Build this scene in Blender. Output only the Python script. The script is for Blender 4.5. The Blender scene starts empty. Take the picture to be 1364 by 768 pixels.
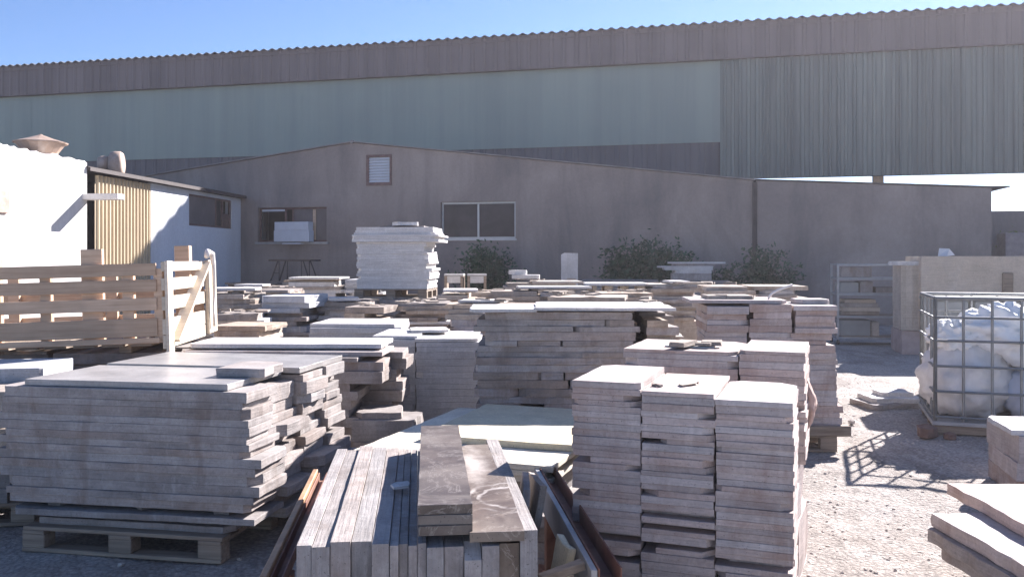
import bpy, math, random
from mathutils import Vector, Matrix, noise as mnoise

scene = bpy.context.scene
COL = scene.collection
R = random.Random(7)
rad = math.radians
TAU = math.tau

# ------------------------------------------------------------------ camera
CAM_H = 1.65
cam = bpy.data.cameras.new("camera"); co = bpy.data.objects.new("camera", cam); COL.objects.link(co)
cam.sensor_width = 36.0; cam.lens = 36.0 * 1150 / 1364; cam.shift_y = -39 / 1364
cam.clip_start = 0.05; cam.clip_end = 3000
co.location = (0, 0, CAM_H); co.rotation_euler = (rad(90), 0, 0)
scene.camera = co

# ------------------------------------------------------------------ light
SUN_AZ, SUN_EL = 40.0, 28.5       # azimuth from +Y towards +X
w = bpy.data.worlds.new("World"); scene.world = w; w.use_nodes = True
nt = w.node_tree
bg = nt.nodes["Background"]
sky = nt.nodes.new("ShaderNodeTexSky"); sky.sky_type = 'NISHITA'; sky.sun_disc = False
sky.sun_elevation = rad(SUN_EL); sky.sun_rotation = rad(SUN_AZ)
sky.air_density = 0.8; sky.dust_density = 0.1; sky.ozone_density = 4.0
nt.links.new(sky.outputs[0], bg.inputs[0]); bg.inputs[1].default_value = 0.052
sl = bpy.data.lights.new("sun", 'SUN'); sl.energy = 5.0; sl.angle = rad(0.55); sl.color = (1.0, 0.93, 0.82)
so = bpy.data.objects.new("sun", sl); COL.objects.link(so)
sd = Vector((math.sin(rad(SUN_AZ)) * math.cos(rad(SUN_EL)), math.cos(rad(SUN_AZ)) * math.cos(rad(SUN_EL)), math.sin(rad(SUN_EL))))
so.rotation_euler = (-sd).to_track_quat('-Z', 'Y').to_euler()
so.location = sd * 60
vs = scene.view_settings
vs.view_transform = 'Standard'; vs.look = 'None'; vs.gamma = 1.0; vs.exposure = 1.72
vs.use_white_balance = True; vs.white_balance_temperature = 6050; vs.white_balance_tint = 17

# ------------------------------------------------------------------ materials
def new_mat(name):
    m = bpy.data.materials.new(name); m.use_nodes = True
    return m, m.node_tree.nodes, m.node_tree.links, m.node_tree.nodes["Principled BSDF"]

def coords(N, L, scale=(1, 1, 1), rnd=True):
    tc = N.new("ShaderNodeTexCoord"); mp = N.new("ShaderNodeMapping"); mp.inputs["Scale"].default_value = scale
    L.new(tc.outputs["Object"], mp.inputs["Vector"])
    if rnd:
        oi = N.new("ShaderNodeObjectInfo"); vm = N.new("ShaderNodeVectorMath"); vm.operation = 'MULTIPLY'
        cx = N.new("ShaderNodeCombineXYZ")
        for i in range(3): L.new(oi.outputs["Random"], cx.inputs[i])
        vm.inputs[1].default_value = (37.0, 71.0, 53.0)
        L.new(cx.outputs[0], vm.inputs[0]); L.new(vm.outputs[0], mp.inputs["Location"])
    return mp.outputs[0]

def noise(N, L, vec, scale, detail=4, rough=0.55, dist=0.0):
    n = N.new("ShaderNodeTexNoise"); n.inputs["Scale"].default_value = scale; n.inputs["Detail"].default_value = detail
    n.inputs["Roughness"].default_value = rough; n.inputs["Distortion"].default_value = dist
    L.new(vec, n.inputs["Vector"]); return n.outputs["Fac"]

def ramp(N, L, fac, stops):
    r = N.new("ShaderNodeValToRGB"); e = r.color_ramp.elements
    while len(e) < len(stops): e.new(0.5)
    for k, (p, c) in enumerate(stops):
        e[k].position = p; e[k].color = (c[0], c[1], c[2], 1) if not isinstance(c, float) else (c, c, c, 1)
    L.new(fac, r.inputs[0]); return r.outputs[0]

def mix(N, L, fac, a, b, mode='MIX'):
    m = N.new("ShaderNodeMix"); m.data_type = 'RGBA'; m.blend_type = mode
    for s, v in ((0, fac), (6, a), (7, b)):
        if isinstance(v, (int, float)): m.inputs[s].default_value = v
        elif isinstance(v, tuple): m.inputs[s].default_value = (v[0], v[1], v[2], 1)
        else: L.new(v, m.inputs[s])
    return m.outputs[2]

def bump(N, L, b, height, strength=0.3, dist=0.01, prev=None):
    n = N.new("ShaderNodeBump"); n.inputs["Strength"].default_value = strength; n.inputs["Distance"].default_value = dist
    L.new(height, n.inputs["Height"])
    if prev is not None: L.new(prev, n.inputs["Normal"])
    L.new(n.outputs[0], b.inputs["Normal"]); return n.outputs[0]

def mul(c, k): return tuple(max(0.0, min(1.0, v * k)) for v in c)

def stone(name, base, tint, var=0.25, dark=0.72, rough=0.85, bumpd=0.004, stain=0.35, stain_col=(0.22, 0.17, 0.13), veins=False, arcs=False):
    """Sawn or split stone: blotches, fine grain, saw streaks along the bed, stains and tone per slab."""
    m, N, L, b = new_mat(name)
    v = coords(N, L); vz = coords(N, L, (1.2, 1.2, 26))
    n1 = noise(N, L, v, 3.2, 5, 0.6, 0.4); n2 = noise(N, L, v, 55, 4, 0.7); n3 = noise(N, L, vz, 3.5, 4, 0.6); n4 = noise(N, L, v, 1.1, 3, 0.5, 0.8)
    c = ramp(N, L, n1, [(0.28, mul(base, dark)), (0.52, base), (0.75, tint)])
    c = mix(N, L, 0.5, c, ramp(N, L, n2, [(0.3, 0.62), (0.62, 1.0)]), 'MULTIPLY')
    c = mix(N, L, 0.45, c, ramp(N, L, n3, [(0.32, 0.6), (0.6, 1.0)]), 'MULTIPLY')
    st = ramp(N, L, n4, [(0.52, 0.0), (0.72, 1.0)])
    sm = N.new("ShaderNodeMath"); sm.operation = 'MULTIPLY'; sm.inputs[1].default_value = stain
    L.new(st, sm.inputs[0]); c = mix(N, L, sm.outputs[0], c, stain_col)
    geo = N.new("ShaderNodeNewGeometry"); mpd = N.new("ShaderNodeMapping"); mpd.inputs["Scale"].default_value = (2.6, 2.6, 0.9); L.new(geo.outputs["Position"], mpd.inputs["Vector"])
    nd = noise(N, L, mpd.outputs[0], 1.7, 6, 0.68, 0.7)
    c = mix(N, L, ramp(N, L, nd, [(0.5, 0.0), (0.66, min(0.75, stain*0.9))]), c, mul(stain_col, 0.8))
    npit = noise(N, L, v, 130, 2, 0.5)
    c = mix(N, L, ramp(N, L, npit, [(0.27, 0.75), (0.34, 0.0)]), c, mul(base, 0.25))
    ndu = noise(N, L, mpd.outputs[0], 6.5, 5, 0.7)
    c = mix(N, L, ramp(N, L, ndu, [(0.55, 0.0), (0.72, 0.35)]), c, mul(tint, 1.12))
    if veins:
        wv = noise(N, L, v, 2.3, 8, 0.65, 2.5)
        vv = ramp(N, L, wv, [(0.485, 0.0), (0.5, 0.3), (0.515, 0.0)])
        c = mix(N, L, vv, c, (0.55, 0.5, 0.44))
    if arcs:
        # curved pale scrape marks left in the stone dust
        mp = N.new("ShaderNodeMapping"); mp.inputs["Location"].default_value = (-0.10, 0.24, 0); tc = N.new("ShaderNodeTexCoord"); L.new(tc.outputs["Object"], mp.inputs["Vector"])
        wv = N.new("ShaderNodeTexWave"); wv.wave_type = 'RINGS'; wv.rings_direction = 'Z'; wv.inputs["Scale"].default_value = 6; wv.inputs["Distortion"].default_value = 5.5; wv.inputs["Detail"].default_value = 4; wv.inputs["Detail Scale"].default_value = 2
        L.new(mp.outputs[0], wv.inputs["Vector"])
        ln = N.new("ShaderNodeVectorMath"); ln.operation = 'LENGTH'; L.new(mp.outputs[0], ln.inputs[0])
        f1 = ramp(N, L, wv.outputs["Fac"], [(0.6, 0.0), (0.95, 1.0)])
        f2 = ramp(N, L, ln.outputs["Value"], [(0.10, 0.0), (0.13, 0.9), (0.17, 0.8), (0.24, 0.0)])
        f3 = ramp(N, L, noise(N, L, mp.outputs[0], 9, 4, .6), [(0.35, 0.0), (0.6, 0.85)])
        f = mix(N, L, 1.0, mix(N, L, 1.0, f1, f2, 'MULTIPLY'), f3, 'MULTIPLY')
        c = mix(N, L, f, c, (0.62, 0.58, 0.54))
        mp2 = N.new("ShaderNodeMapping"); mp2.inputs["Scale"].default_value = (5.5, 1.1, 1); mp2.inputs["Location"].default_value = (0.25, -0.22, 0); mp2.inputs["Rotation"].default_value = (0, 0, rad(16)); L.new(tc.outputs["Object"], mp2.inputs["Vector"])
        l2 = N.new("ShaderNodeVectorMath"); l2.operation = 'LENGTH'; L.new(mp2.outputs[0], l2.inputs[0])
        n9 = noise(N, L, tc.outputs["Object"], 14, 5, .65)
        ad = N.new("ShaderNodeMath"); ad.operation = 'MULTIPLY_ADD'; ad.inputs[1].default_value = 0.6; L.new(n9, ad.inputs[0]); L.new(l2.outputs["Value"], ad.inputs[2])
        c = mix(N, L, ramp(N, L, ad.outputs[0], [(0.38, 0.75), (0.7, 0.0)]), c, (0.60, 0.55, 0.50))
    oi = N.new("ShaderNodeObjectInfo")
    mr = N.new("ShaderNodeMapRange"); mr.inputs[3].default_value = 1 - var; mr.inputs[4].default_value = 1 + var * 0.6
    L.new(oi.outputs["Random"], mr.inputs[0])
    hs = N.new("ShaderNodeHueSaturation"); L.new(c, hs.inputs["Color"]); L.new(mr.outputs[0], hs.inputs["Value"])
    ms = N.new("ShaderNodeMath"); ms.operation = 'MULTIPLY_ADD'; ms.inputs[1].default_value = -7.3; ms.inputs[2].default_value = 8.0
    fr = N.new("ShaderNodeMath"); fr.operation = 'FRACT'
    L.new(oi.outputs["Random"], ms.inputs[0]); L.new(ms.outputs[0], fr.inputs[0])
    mr2 = N.new("ShaderNodeMapRange"); mr2.inputs[3].default_value = 0.65; mr2.inputs[4].default_value = 1.3
    L.new(fr.outputs[0], mr2.inputs[0]); L.new(mr2.outputs[0], hs.inputs["Saturation"])
    L.new(hs.outputs[0], b.inputs["Base Color"])
    b.inputs["Roughness"].default_value = rough
    p = bump(N, L, b, n2, 0.5, bumpd); bump(N, L, b, n3, 0.6, bumpd * 1.6, p)
    return m

def wood(name, base, dark, rough=0.75):
    m, N, L, b = new_mat(name)
    v = coords(N, L, (3, 3, 3)); tc = N.new("ShaderNodeTexCoord")
    n1 = noise(N, L, v, 1.2, 3, 0.5, 0.6)
    vs_ = coords(N, L, (2.0, 40, 40)); n2 = noise(N, L, vs_, 1.0, 4, 0.6)
    c = ramp(N, L, n2, [(0.3, dark), (0.6, base)])
    c = mix(N, L, 0.4, c, ramp(N, L, n1, [(0.35, 0.62), (0.65, 1.0)]), 'MULTIPLY')
    oi = N.new("ShaderNodeObjectInfo"); mr = N.new("ShaderNodeMapRange"); mr.inputs[3].default_value = 0.8; mr.inputs[4].default_value = 1.12
    L.new(oi.outputs["Random"], mr.inputs[0])
    hs = N.new("ShaderNodeHueSaturation"); L.new(c, hs.inputs["Color"]); L.new(mr.outputs[0], hs.inputs["Value"])
    L.new(hs.outputs[0], b.inputs["Base Color"]); b.inputs["Roughness"].default_value = rough
    bump(N, L, b, n2, 0.4, 0.004)
    return m

def plain(name, base, rough=0.6, metal=0.0, var=0.15, scale=6, bumps=0.0, dirt=None, dirt_amt=0.5, dirt_scale=2.5, spec=0.5):
    m, N, L, b = new_mat(name)
    v = coords(N, L); n1 = noise(N, L, v, scale, 5, 0.6)
    c = ramp(N, L, n1, [(0.3, mul(base, 1 - var)), (0.7, mul(base, 1 + var * 0.5))])
    if dirt:
        n2 = noise(N, L, v, dirt_scale, 6, 0.65, 0.5)
        f = ramp(N, L, n2, [(0.48, 0.0), (0.7, dirt_amt)])
        c = mix(N, L, f, c, dirt)
    L.new(c, b.inputs["Base Color"]); b.inputs["Roughness"].default_value = rough; b.inputs["Metallic"].default_value = metal
    b.inputs["Specular IOR Level"].default_value = spec
    if bumps: bump(N, L, b, noise(N, L, v, 40, 4, 0.7), 0.5, bumps)
    return m

def sheet(name, base, streak, rust, amt=0.4, fine=1.0, rough=0.5, rust_amt=0.35):
    """Painted profiled steel: weathered in upright streaks with sheet to sheet differences."""
    m, N, L, b = new_mat(name)
    v = coords(N, L, (1, 1, 0.05), False); v2 = coords(N, L, (0.45, 0.45, 0.02), False); v3 = coords(N, L, (0.12, 0.12, 0.3), False)
    n1 = noise(N, L, v, 2.4 * fine, 4, 0.65); n2 = noise(N, L, v2, 1.6, 2, 0.5); n3 = noise(N, L, v3, 2.0, 5, 0.6, 0.5)
    c = ramp(N, L, n1, [(0.34, streak), (0.62, base)])
    c = mix(N, L, amt, c, ramp(N, L, n2, [(0.38, 0.55), (0.6, 1.0)]), 'MULTIPLY')
    f = ramp(N, L, n3, [(0.5, 0.0), (0.75, rust_amt)])
    c = mix(N, L, f, c, rust)
    L.new(c, b.inputs["Base Color"]); b.inputs["Roughness"].default_value = rough
    return m

def render_wall(name, base, tint, dark, dirt, rough=0.9, sc=0.35):
    m, N, L, b = new_mat(name)
    v = coords(N, L, (1, 1, 1), False); vz = coords(N, L, (1, 1, 0.22), False)
    n1 = noise(N, L, v, sc, 6, 0.6, 0.6); n2 = noise(N, L, vz, 1.1, 5, 0.65, 0.3); n3 = noise(N, L, v, 14, 5, 0.7)
    c = ramp(N, L, n1, [(0.3, dark), (0.5, base), (0.7, tint)])
    c = mix(N, L, ramp(N, L, n2, [(0.46, 0.0), (0.72, 0.65)]), c, dirt)
    c = mix(N, L, 0.35, c, ramp(N, L, n3, [(0.3, 0.65), (0.65, 1.0)]), 'MULTIPLY')
    L.new(c, b.inputs["Base Color"]); b.inputs["Roughness"].default_value = rough
    bump(N, L, b, n3, 0.5, 0.012)
    return m

M = {}
M['grey'] = stone("grey_stone", (0.38, 0.342, 0.32), (0.47, 0.43, 0.405), 0.13, 0.62, stain=0.6, stain_col=(0.24, 0.18, 0.145))
M['greybrown'] = stone("brownish_grey_stone", (0.36, 0.305, 0.265), (0.44, 0.385, 0.34), 0.15, 0.7, stain=0.5)
M['greydark'] = stone("dark_grey_stone", (0.24, 0.22, 0.21), (0.32, 0.29, 0.27), 0.3, 0.7)
M['polish'] = stone("honed_grey_stone", (0.40, 0.38, 0.36), (0.47, 0.45, 0.43), 0.12, 0.8, rough=0.32, bumpd=0.0004, stain=0.12)
M['pink'] = stone("pink_stone", (0.56, 0.47, 0.43), (0.65, 0.565, 0.525), 0.12, 0.78, stain=0.5, stain_col=(0.36, 0.23, 0.175))
M['beige'] = stone("beige_stone", (0.47, 0.395, 0.325), (0.58, 0.51, 0.44), 0.22, 0.7, stain=0.35)
M['white'] = stone("white_stone", (0.66, 0.64, 0.62), (0.74, 0.72, 0.70), 0.06, 0.88, stain=0.12, stain_col=(0.4, 0.36, 0.32))
M['blue'] = stone("pale_grey_stone", (0.52, 0.52, 0.53), (0.60, 0.60, 0.61), 0.12, 0.86, stain=0.12)
M['cream'] = stone("cream_stone", (0.77, 0.685, 0.50), (0.83, 0.755, 0.59), 0.08, 0.93, stain=0.08, bumpd=0.001)
M['brown'] = stone("brown_marble", (0.135, 0.10, 0.077), (0.23, 0.18, 0.14), 0.1, 0.6, rough=0.34, bumpd=0.0006, stain=0.6, stain_col=(0.31, 0.26, 0.21), veins=True)
M['scuffed'] = stone("scuffed_brown_marble", (0.135, 0.10, 0.077), (0.23, 0.18, 0.14), 0.1, 0.6, rough=0.36, bumpd=0.0006, stain=0.6, stain_col=(0.31, 0.26, 0.21), veins=True, arcs=True)
M['ochre'] = stone("ochre_stone", (0.60, 0.475, 0.335), (0.66, 0.545, 0.41), 0.1, 0.85, stain=0.3, stain_col=(0.42, 0.36, 0.31), bumpd=0.01)
M['wood'] = wood("pale_pine", (0.68, 0.49, 0.335), (0.54, 0.365, 0.24))
M['woodlit'] = wood("sunlit_pine_boards", (0.76, 0.66, 0.52), (0.66, 0.55, 0.41))  # same pine as the rails, colour lightened to look sunlit on the gate
M['woodold'] = wood("weathered_wood", (0.34, 0.27, 0.20), (0.2, 0.15, 0.11))
M['woodorange'] = wood("orange_wood", (0.48, 0.24, 0.09), (0.3, 0.14, 0.06))
M['rust'] = plain("rusty_steel", (0.25, 0.115, 0.08), 0.65, 0.2, 0.4, 9, 0.002, (0.38, 0.24, 0.16), 0.7)
M['rustwood'] = plain("orange_primed_steel", (0.52, 0.31, 0.17), 0.6, 0.1, 0.3, 9, 0.002, (0.2, 0.1, 0.06), 0.5)
M['zinc'] = plain("galvanised_steel", (0.24, 0.25, 0.25), 0.5, 0.5, 0.2, 12)
M['zincdull'] = plain("dull_grey_steel", (0.40, 0.40, 0.40), 0.5, 0.4, 0.2, 8)
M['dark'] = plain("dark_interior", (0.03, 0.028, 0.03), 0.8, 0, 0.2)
M['darkmetal'] = plain("dark_painted_metal", (0.05, 0.038, 0.038), 0.6, 0.0, 0.3)
M['alu'] = plain("aluminium_frame", (0.42, 0.42, 0.42), 0.4, 0.5, 0.1)
M['frame_brown'] = plain("rusty_frame", (0.17, 0.1, 0.085), 0.7, 0.0, 0.4, 9)
M['glassdark'] = plain("dusty_dark_glass", (0.05, 0.04, 0.04), 0.35, 0.0, 0.4, 2, 0, (0.085, 0.07, 0.068), 0.6, 1.2, 0.25)
M['glassgrey'] = plain("dusty_grey_glass", (0.17, 0.145, 0.14), 0.3, 0.0, 0.2, 2, 0, (0.1, 0.08, 0.075), 0.6, 1.2, 0.25)
M['gable'] = render_wall("grey_brown_render", (0.305, 0.25, 0.218), (0.385, 0.318, 0.275), (0.20, 0.172, 0.16), (0.145, 0.13, 0.128))
M['whitewall'] = render_wall("whitewashed_wall", (0.74, 0.72, 0.69), (0.80, 0.78, 0.75), (0.62, 0.59, 0.56), (0.50, 0.45, 0.40))
M['whitepanel'] = render_wall("white_painted_wall", (0.74, 0.75, 0.77), (0.78, 0.79, 0.8), (0.68, 0.69, 0.72), (0.6, 0.59, 0.58))
M['green'] = sheet("pale_green_sheet", (0.255, 0.30, 0.25), (0.21, 0.255, 0.22), (0.2, 0.215, 0.195), 0.12, 0.5, 0.45, 0.25)
M['darkgreen'] = sheet("grey_green_sheet", (0.20, 0.225, 0.19), (0.125, 0.145, 0.13), (0.15, 0.15, 0.14), 0.22, 1.4)
M['fascia'] = sheet("brown_grey_sheet", (0.18, 0.143, 0.134), (0.14, 0.11, 0.103), (0.19, 0.153, 0.147), 0.3, 0.6, 0.6)
M['lower'] = sheet("slate_sheet", (0.125, 0.113, 0.118), (0.095, 0.087, 0.094), (0.115, 0.105, 0.11), 0.3, 0.8, 0.6)
M['yellow'] = sheet("yellow_cream_sheet", (0.55, 0.45, 0.30), (0.46, 0.37, 0.24), (0.4, 0.3, 0.2), 0.2, 1.2, 0.5)
M['rooffc'] = plain("fibre_cement_roof", (0.27, 0.24, 0.225), 0.9, 0, 0.3, 3, 0.004)
M['roofdark'] = plain("dark_roof_edge", (0.055, 0.045, 0.042), 0.8, 0, 0.3, 3)
M['foam'] = plain("white_sheet_foam", (0.88, 0.88, 0.86), 0.6, 0, 0.08, 4, 0.006)
M['sack'] = plain("grey_white_sack", (0.70, 0.69, 0.67), 0.5, 0, 0.15, 3, 0.004, (0.38, 0.36, 0.34), 0.5)
M['bluesack'] = plain("blue_white_sack", (0.56, 0.60, 0.68), 0.45, 0, 0.15, 3, 0.004)
M['plastic'] = plain("grey_plastic", (0.30, 0.31, 0.30), 0.5, 0, 0.15, 4)
M['box'] = plain("white_cardboard", (0.62, 0.64, 0.68), 0.8, 0, 0.06, 5)
M['leaf'] = plain("dark_leaf", (0.05, 0.10, 0.045), 0.6, 0, 0.6, 2.2)
M['leafy'] = plain("yellow_green_leaf", (0.20, 0.22, 0.05), 0.6, 0, 0.4, 3)
M['stem'] = plain("grey_stem", (0.10, 0.09, 0.06), 0.9, 0, 0.3)
M['rope'] = plain("white_cord", (0.72, 0.68, 0.64), 0.85, 0, 0.15, 9, 0.003)
M['mesh'] = plain("pink_net_cloth", (0.52, 0.36, 0.30), 0.9, 0, 0.3, 12, 0.004)
M['rock'] = plain("red_brown_rock", (0.20, 0.13, 0.105), 0.9, 0, 0.35, 7, 0.02)
M['cowl'] = plain("weathered_cowl", (0.42, 0.31, 0.24), 0.7, 0.1, 0.3, 4, 0, (0.62, 0.56, 0.5), 0.5)
M['pinkblock'] = plain("pink_grey_block", (0.40, 0.325, 0.305), 0.9, 0, 0.25, 5, 0.006)
M['pebble'] = plain("pale_gravel", (0.56, 0.50, 0.44), 0.95, 0, 0.4, 3, 0.004)

def ground_mat():
    m, N, L, b = new_mat("dusty_ground")
    v = coords(N, L, (1, 1, 1), False)
    n1 = noise(N, L, v, 0.35, 6, 0.6, 0.6); n2 = noise(N, L, v, 2.6, 6, 0.7, 0.4); n3 = noise(N, L, v, 22, 6, 0.75); n4 = noise(N, L, v, 90, 3, 0.6)
    vo = N.new("ShaderNodeTexVoronoi"); vo.inputs["Scale"].default_value = 38; L.new(v, vo.inputs["Vector"])
    c = ramp(N, L, n2, [(0.3, (0.38, 0.325, 0.28)), (0.48, (0.56, 0.495, 0.44)), (0.7, (0.68, 0.635, 0.585))])
    c = mix(N, L, ramp(N, L, n1, [(0.42, 0.0), (0.62, 0.6)]), c, (0.60, 0.56, 0.52))
    mt_ = N.new("ShaderNodeMapping"); mt_.inputs["Scale"].default_value = (1.0, 0.35, 1); mt_.inputs["Rotation"].default_value = (0, 0, rad(-24)); L.new(v, mt_.inputs["Vector"])
    n6 = noise(N, L, mt_.outputs[0], 1.5, 6, 0.68, 0.8)
    c = mix(N, L, ramp(N, L, n6, [(0.47, 0.0), (0.64, 0.8)]), c, (0.36, 0.315, 0.275))
    c = mix(N, L, 0.6, c, ramp(N, L, n3, [(0.33, 0.45), (0.6, 1.0)]), 'MULTIPLY')
    c = mix(N, L, 0.55, c, ramp(N, L, vo.outputs["Distance"], [(0.0, 1.0), (0.35, 0.9), (0.62, 0.45)]), 'MULTIPLY')
    L.new(c, b.inputs["Base Color"]); b.inputs["Roughness"].default_value = 0.95
    p = bump(N, L, b, n3, 0.8, 0.035)
    p = bump(N, L, b, vo.outputs["Distance"], 0.55, 0.016, p)
    bump(N, L, b, n4, 0.5, 0.008, p)
    return m
M['ground'] = ground_mat()

# ------------------------------------------------------------------ mesh helpers
class MB:
    def __init__(s): s.v = []; s.f = []
    def add(s, vs, fs):
        o = len(s.v); s.v += [tuple(p) for p in vs]; s.f += [tuple(i + o for i in f) for f in fs]; return s
    def box(s, x0, x1, y0, y1, z0, z1, bev=0.0, mat=None):
        b = min(bev, (x1 - x0) * .3, (y1 - y0) * .3, (z1 - z0) * .3)
        if b <= 0:
            vs = [(x0,y0,z0),(x1,y0,z0),(x1,y1,z0),(x0,y1,z0),(x0,y0,z1),(x1,y0,z1),(x1,y1,z1),(x0,y1,z1)]
            fs = [(3,2,1,0),(4,5,6,7),(0,1,5,4),(1,2,6,5),(2,3,7,6),(3,0,4,7)]
        else:
            def ring(i, z): return [(x0+i,y0+b,z),(x0+b,y0+i,z),(x1-b,y0+i,z),(x1-i,y0+b,z),(x1-i,y1-b,z),(x1-b,y1-i,z),(x0+b,y1-i,z),(x0+i,y1-b,z)]
            vs = ring(b, z0) + ring(0, z0+b) + ring(0, z1-b) + ring(b, z1); fs = [tuple(range(7,-1,-1)), tuple(range(24,32))]
            for k in range(3):
                for i in range(8):
                    j = (i+1) % 8; fs.append((k*8+i, k*8+j, k*8+8+j, k*8+8+i))
        if mat is not None: vs = [mat @ Vector(p) for p in vs]
        return s.add(vs, fs)
    def beam(s, p, q, wd, ht, up=(0,0,1)):
        p, q = Vector(p), Vector(q); d = (q-p); l = d.length; d.normalize(); u = Vector(up); x = d.cross(u)
        if x.length < 1e-4: x = d.cross(Vector((1,0,0)))
        x.normalize(); z = x.cross(d).normalized()
        m = Matrix(((d.x,x.x,z.x,p.x),(d.y,x.y,z.y,p.y),(d.z,x.z,z.z,p.z),(0,0,0,1)))
        return s.box(0, l, -wd/2, wd/2, -ht/2, ht/2, min(wd,ht)*0.08, m)
    def tube(s, pts, r, n=8, cap=True):
        pts = [Vector(p) for p in pts]; rings = []
        for i, p in enumerate(pts):
            d = (pts[min(i+1,len(pts)-1)] - pts[max(i-1,0)]).normalized()
            a = d.cross(Vector((0,0,1)));
            if a.length < 1e-3: a = d.cross(Vector((0,1,0)))
            a.normalize(); b_ = d.cross(a); rr = r[i] if isinstance(r, (list, tuple)) else r
            rings.append([p + (a*math.cos(TAU*k/n) + b_*math.sin(TAU*k/n))*rr for k in range(n)])
        vs = [q for ring in rings for q in ring]; fs = []
        for i in range(len(pts)-1):
            for k in range(n): fs.append((i*n+k, i*n+(k+1)%n, (i+1)*n+(k+1)%n, (i+1)*n+k))
        if cap: fs += [tuple(range(n-1,-1,-1)), tuple(range((len(pts)-1)*n, len(pts)*n))]
        return s.add(vs, fs)
    def lathe(s, prof, n=20, mat=None, close=True):
        vs = [(r*math.cos(TAU*k/n), r*math.sin(TAU*k/n), z) for r, z in prof for k in range(n)]; fs = []
        for i in range(len(prof)-1):
            for k in range(n): fs.append((i*n+k, i*n+(k+1)%n, (i+1)*n+(k+1)%n, (i+1)*n+k))
        if close: fs += [tuple(range(n-1,-1,-1)), tuple(range((len(prof)-1)*n, len(prof)*n))]
        if mat is not None: vs = [mat @ Vector(p) for p in vs]
        return s.add(vs, fs)
    def prism(s, outline, y0, y1):
        """outline in x,z extruded along y"""
        n = len(outline); vs = [(x,y0,z) for x,z in outline] + [(x,y1,z) for x,z in outline]
        fs = [tuple(range(n)), tuple(range(2*n-1,n-1,-1))] + [(i, n+i, n+(i+1)%n, (i+1)%n) for i in range(n)]
        return s.add(vs, fs)
    def mesh(s, name, m, smooth=False):
        me = bpy.data.meshes.new(name); me.from_pydata(s.v, [], s.f); me.materials.append(M[m] if isinstance(m, str) else m)
        if smooth: me.polygons.foreach_set("use_smooth", [True]*len(me.polygons))
        me.update(); return me
    def build(s, name, m, parent=None, smooth=False):
        o = bpy.data.objects.new(name, s.mesh(name, m, smooth)); COL.objects.link(o)
        if parent is not None: o.parent = parent
        return o

def tag(o, label=None, cat=None, group=None, kind=None):
    if label:
        n = len(label.replace(',', ' ').split())
        if not 4 <= n <= 16: print("LABEL LENGTH", n, label)
        o["label"] = label
    if cat: o["category"] = cat; o["kind"] = "thing"
    if group: o["group"] = group
    if kind: o["kind"] = kind
    return o

def thing(name, label, cat, loc=(0,0,0), rz=0.0, group=None):
    o = bpy.data.objects.new(name, None); COL.objects.link(o); o.location = loc; o.rotation_euler = (0,0,rz); o.empty_display_size = 0.2
    return tag(o, label, cat, group)

def solo(mb, name, m, label, cat, loc=(0,0,0), rz=0.0, group=None, smooth=False, rx=0.0, ry=0.0):
    o = mb.build(name, m, None, smooth); o.location = loc; o.rotation_euler = (rx, ry, rz)
    return tag(o, label, cat, group)

def wall_with_holes(mb, x0, x1, zt, holes, y0, y1, breaks=()):
    """wall in x,z between planes y0 (front) and y1; zt(x) top; holes [(xa,xb,za,zb)]"""
    xs = sorted(set([x0, x1] + list(breaks) + [h[0] for h in holes] + [h[1] for h in holes]))
    for a, b in zip(xs, xs[1:]):
        hs = sorted([h for h in holes if h[0] <= a + 1e-6 and h[1] >= b - 1e-6], key=lambda h: h[2])
        z = 0.0; segs = []
        for h in hs: segs.append((z, z, h[2], h[2])); z = h[3]
        segs.append((z, z, zt(a), zt(b)))
        for za, zb, zc, zd in segs:
            mb.add([(a,y0,za),(b,y0,zb),(b,y0,zd),(a,y0,zc)], [(0,1,2,3)])
            mb.add([(a,y1,za),(b,y1,zb),(b,y1,zd),(a,y1,zc)], [(3,2,1,0)])
            mb.add([(a,y0,zc),(b,y0,zd),(b,y1,zd),(a,y1,zc)], [(0,1,2,3)])
    for xa, xb, za, zb in holes:
        mb.add([(xa,y0,za),(xb,y0,za),(xb,y1,za),(xa,y1,za)], [(0,1,2,3)])
        mb.add([(xa,y0,zb),(xb,y0,zb),(xb,y1,zb),(xa,y1,zb)], [(3,2,1,0)])
        mb.add([(xa,y0,za),(xa,y0,zb),(xa,y1,zb),(xa,y1,za)], [(3,2,1,0)])
        mb.add([(xb,y0,za),(xb,y0,zb),(xb,y1,zb),(xb,y1,za)], [(0,1,2,3)])
    for x in (x0, x1):
        mb.add([(x,y0,0),(x,y1,0),(x,y1,zt(x)),(x,y0,zt(x))], [(0,1,2,3)])
    return mb

def corr(mb, x0, x1, z0, z1, pitch, depth, y=0.0, jitter=0.0, rng=None, flat=0.5):
    """profiled sheet facing -y, ribs upright"""
    xs = []; x = x0; rng = rng or R
    while x < x1 - 1e-6:
        p = pitch * (1 + rng.uniform(-jitter, jitter)); p = min(p, x1 - x)
        a = p * flat
        for px, py in ((x, y), (x + a, y), (x + a + p*0.12, y - depth), (x + p*0.88, y - depth)): xs.append((px, py))
        x += p
    xs.append((x1, y))
    vs = [(a, b, z0) for a, b in xs] + [(a, b, z1) for a, b in xs]; n = len(xs)
    return mb.add(vs, [(i, i+1, n+i+1, n+i) for i in range(n-1)])

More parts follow.
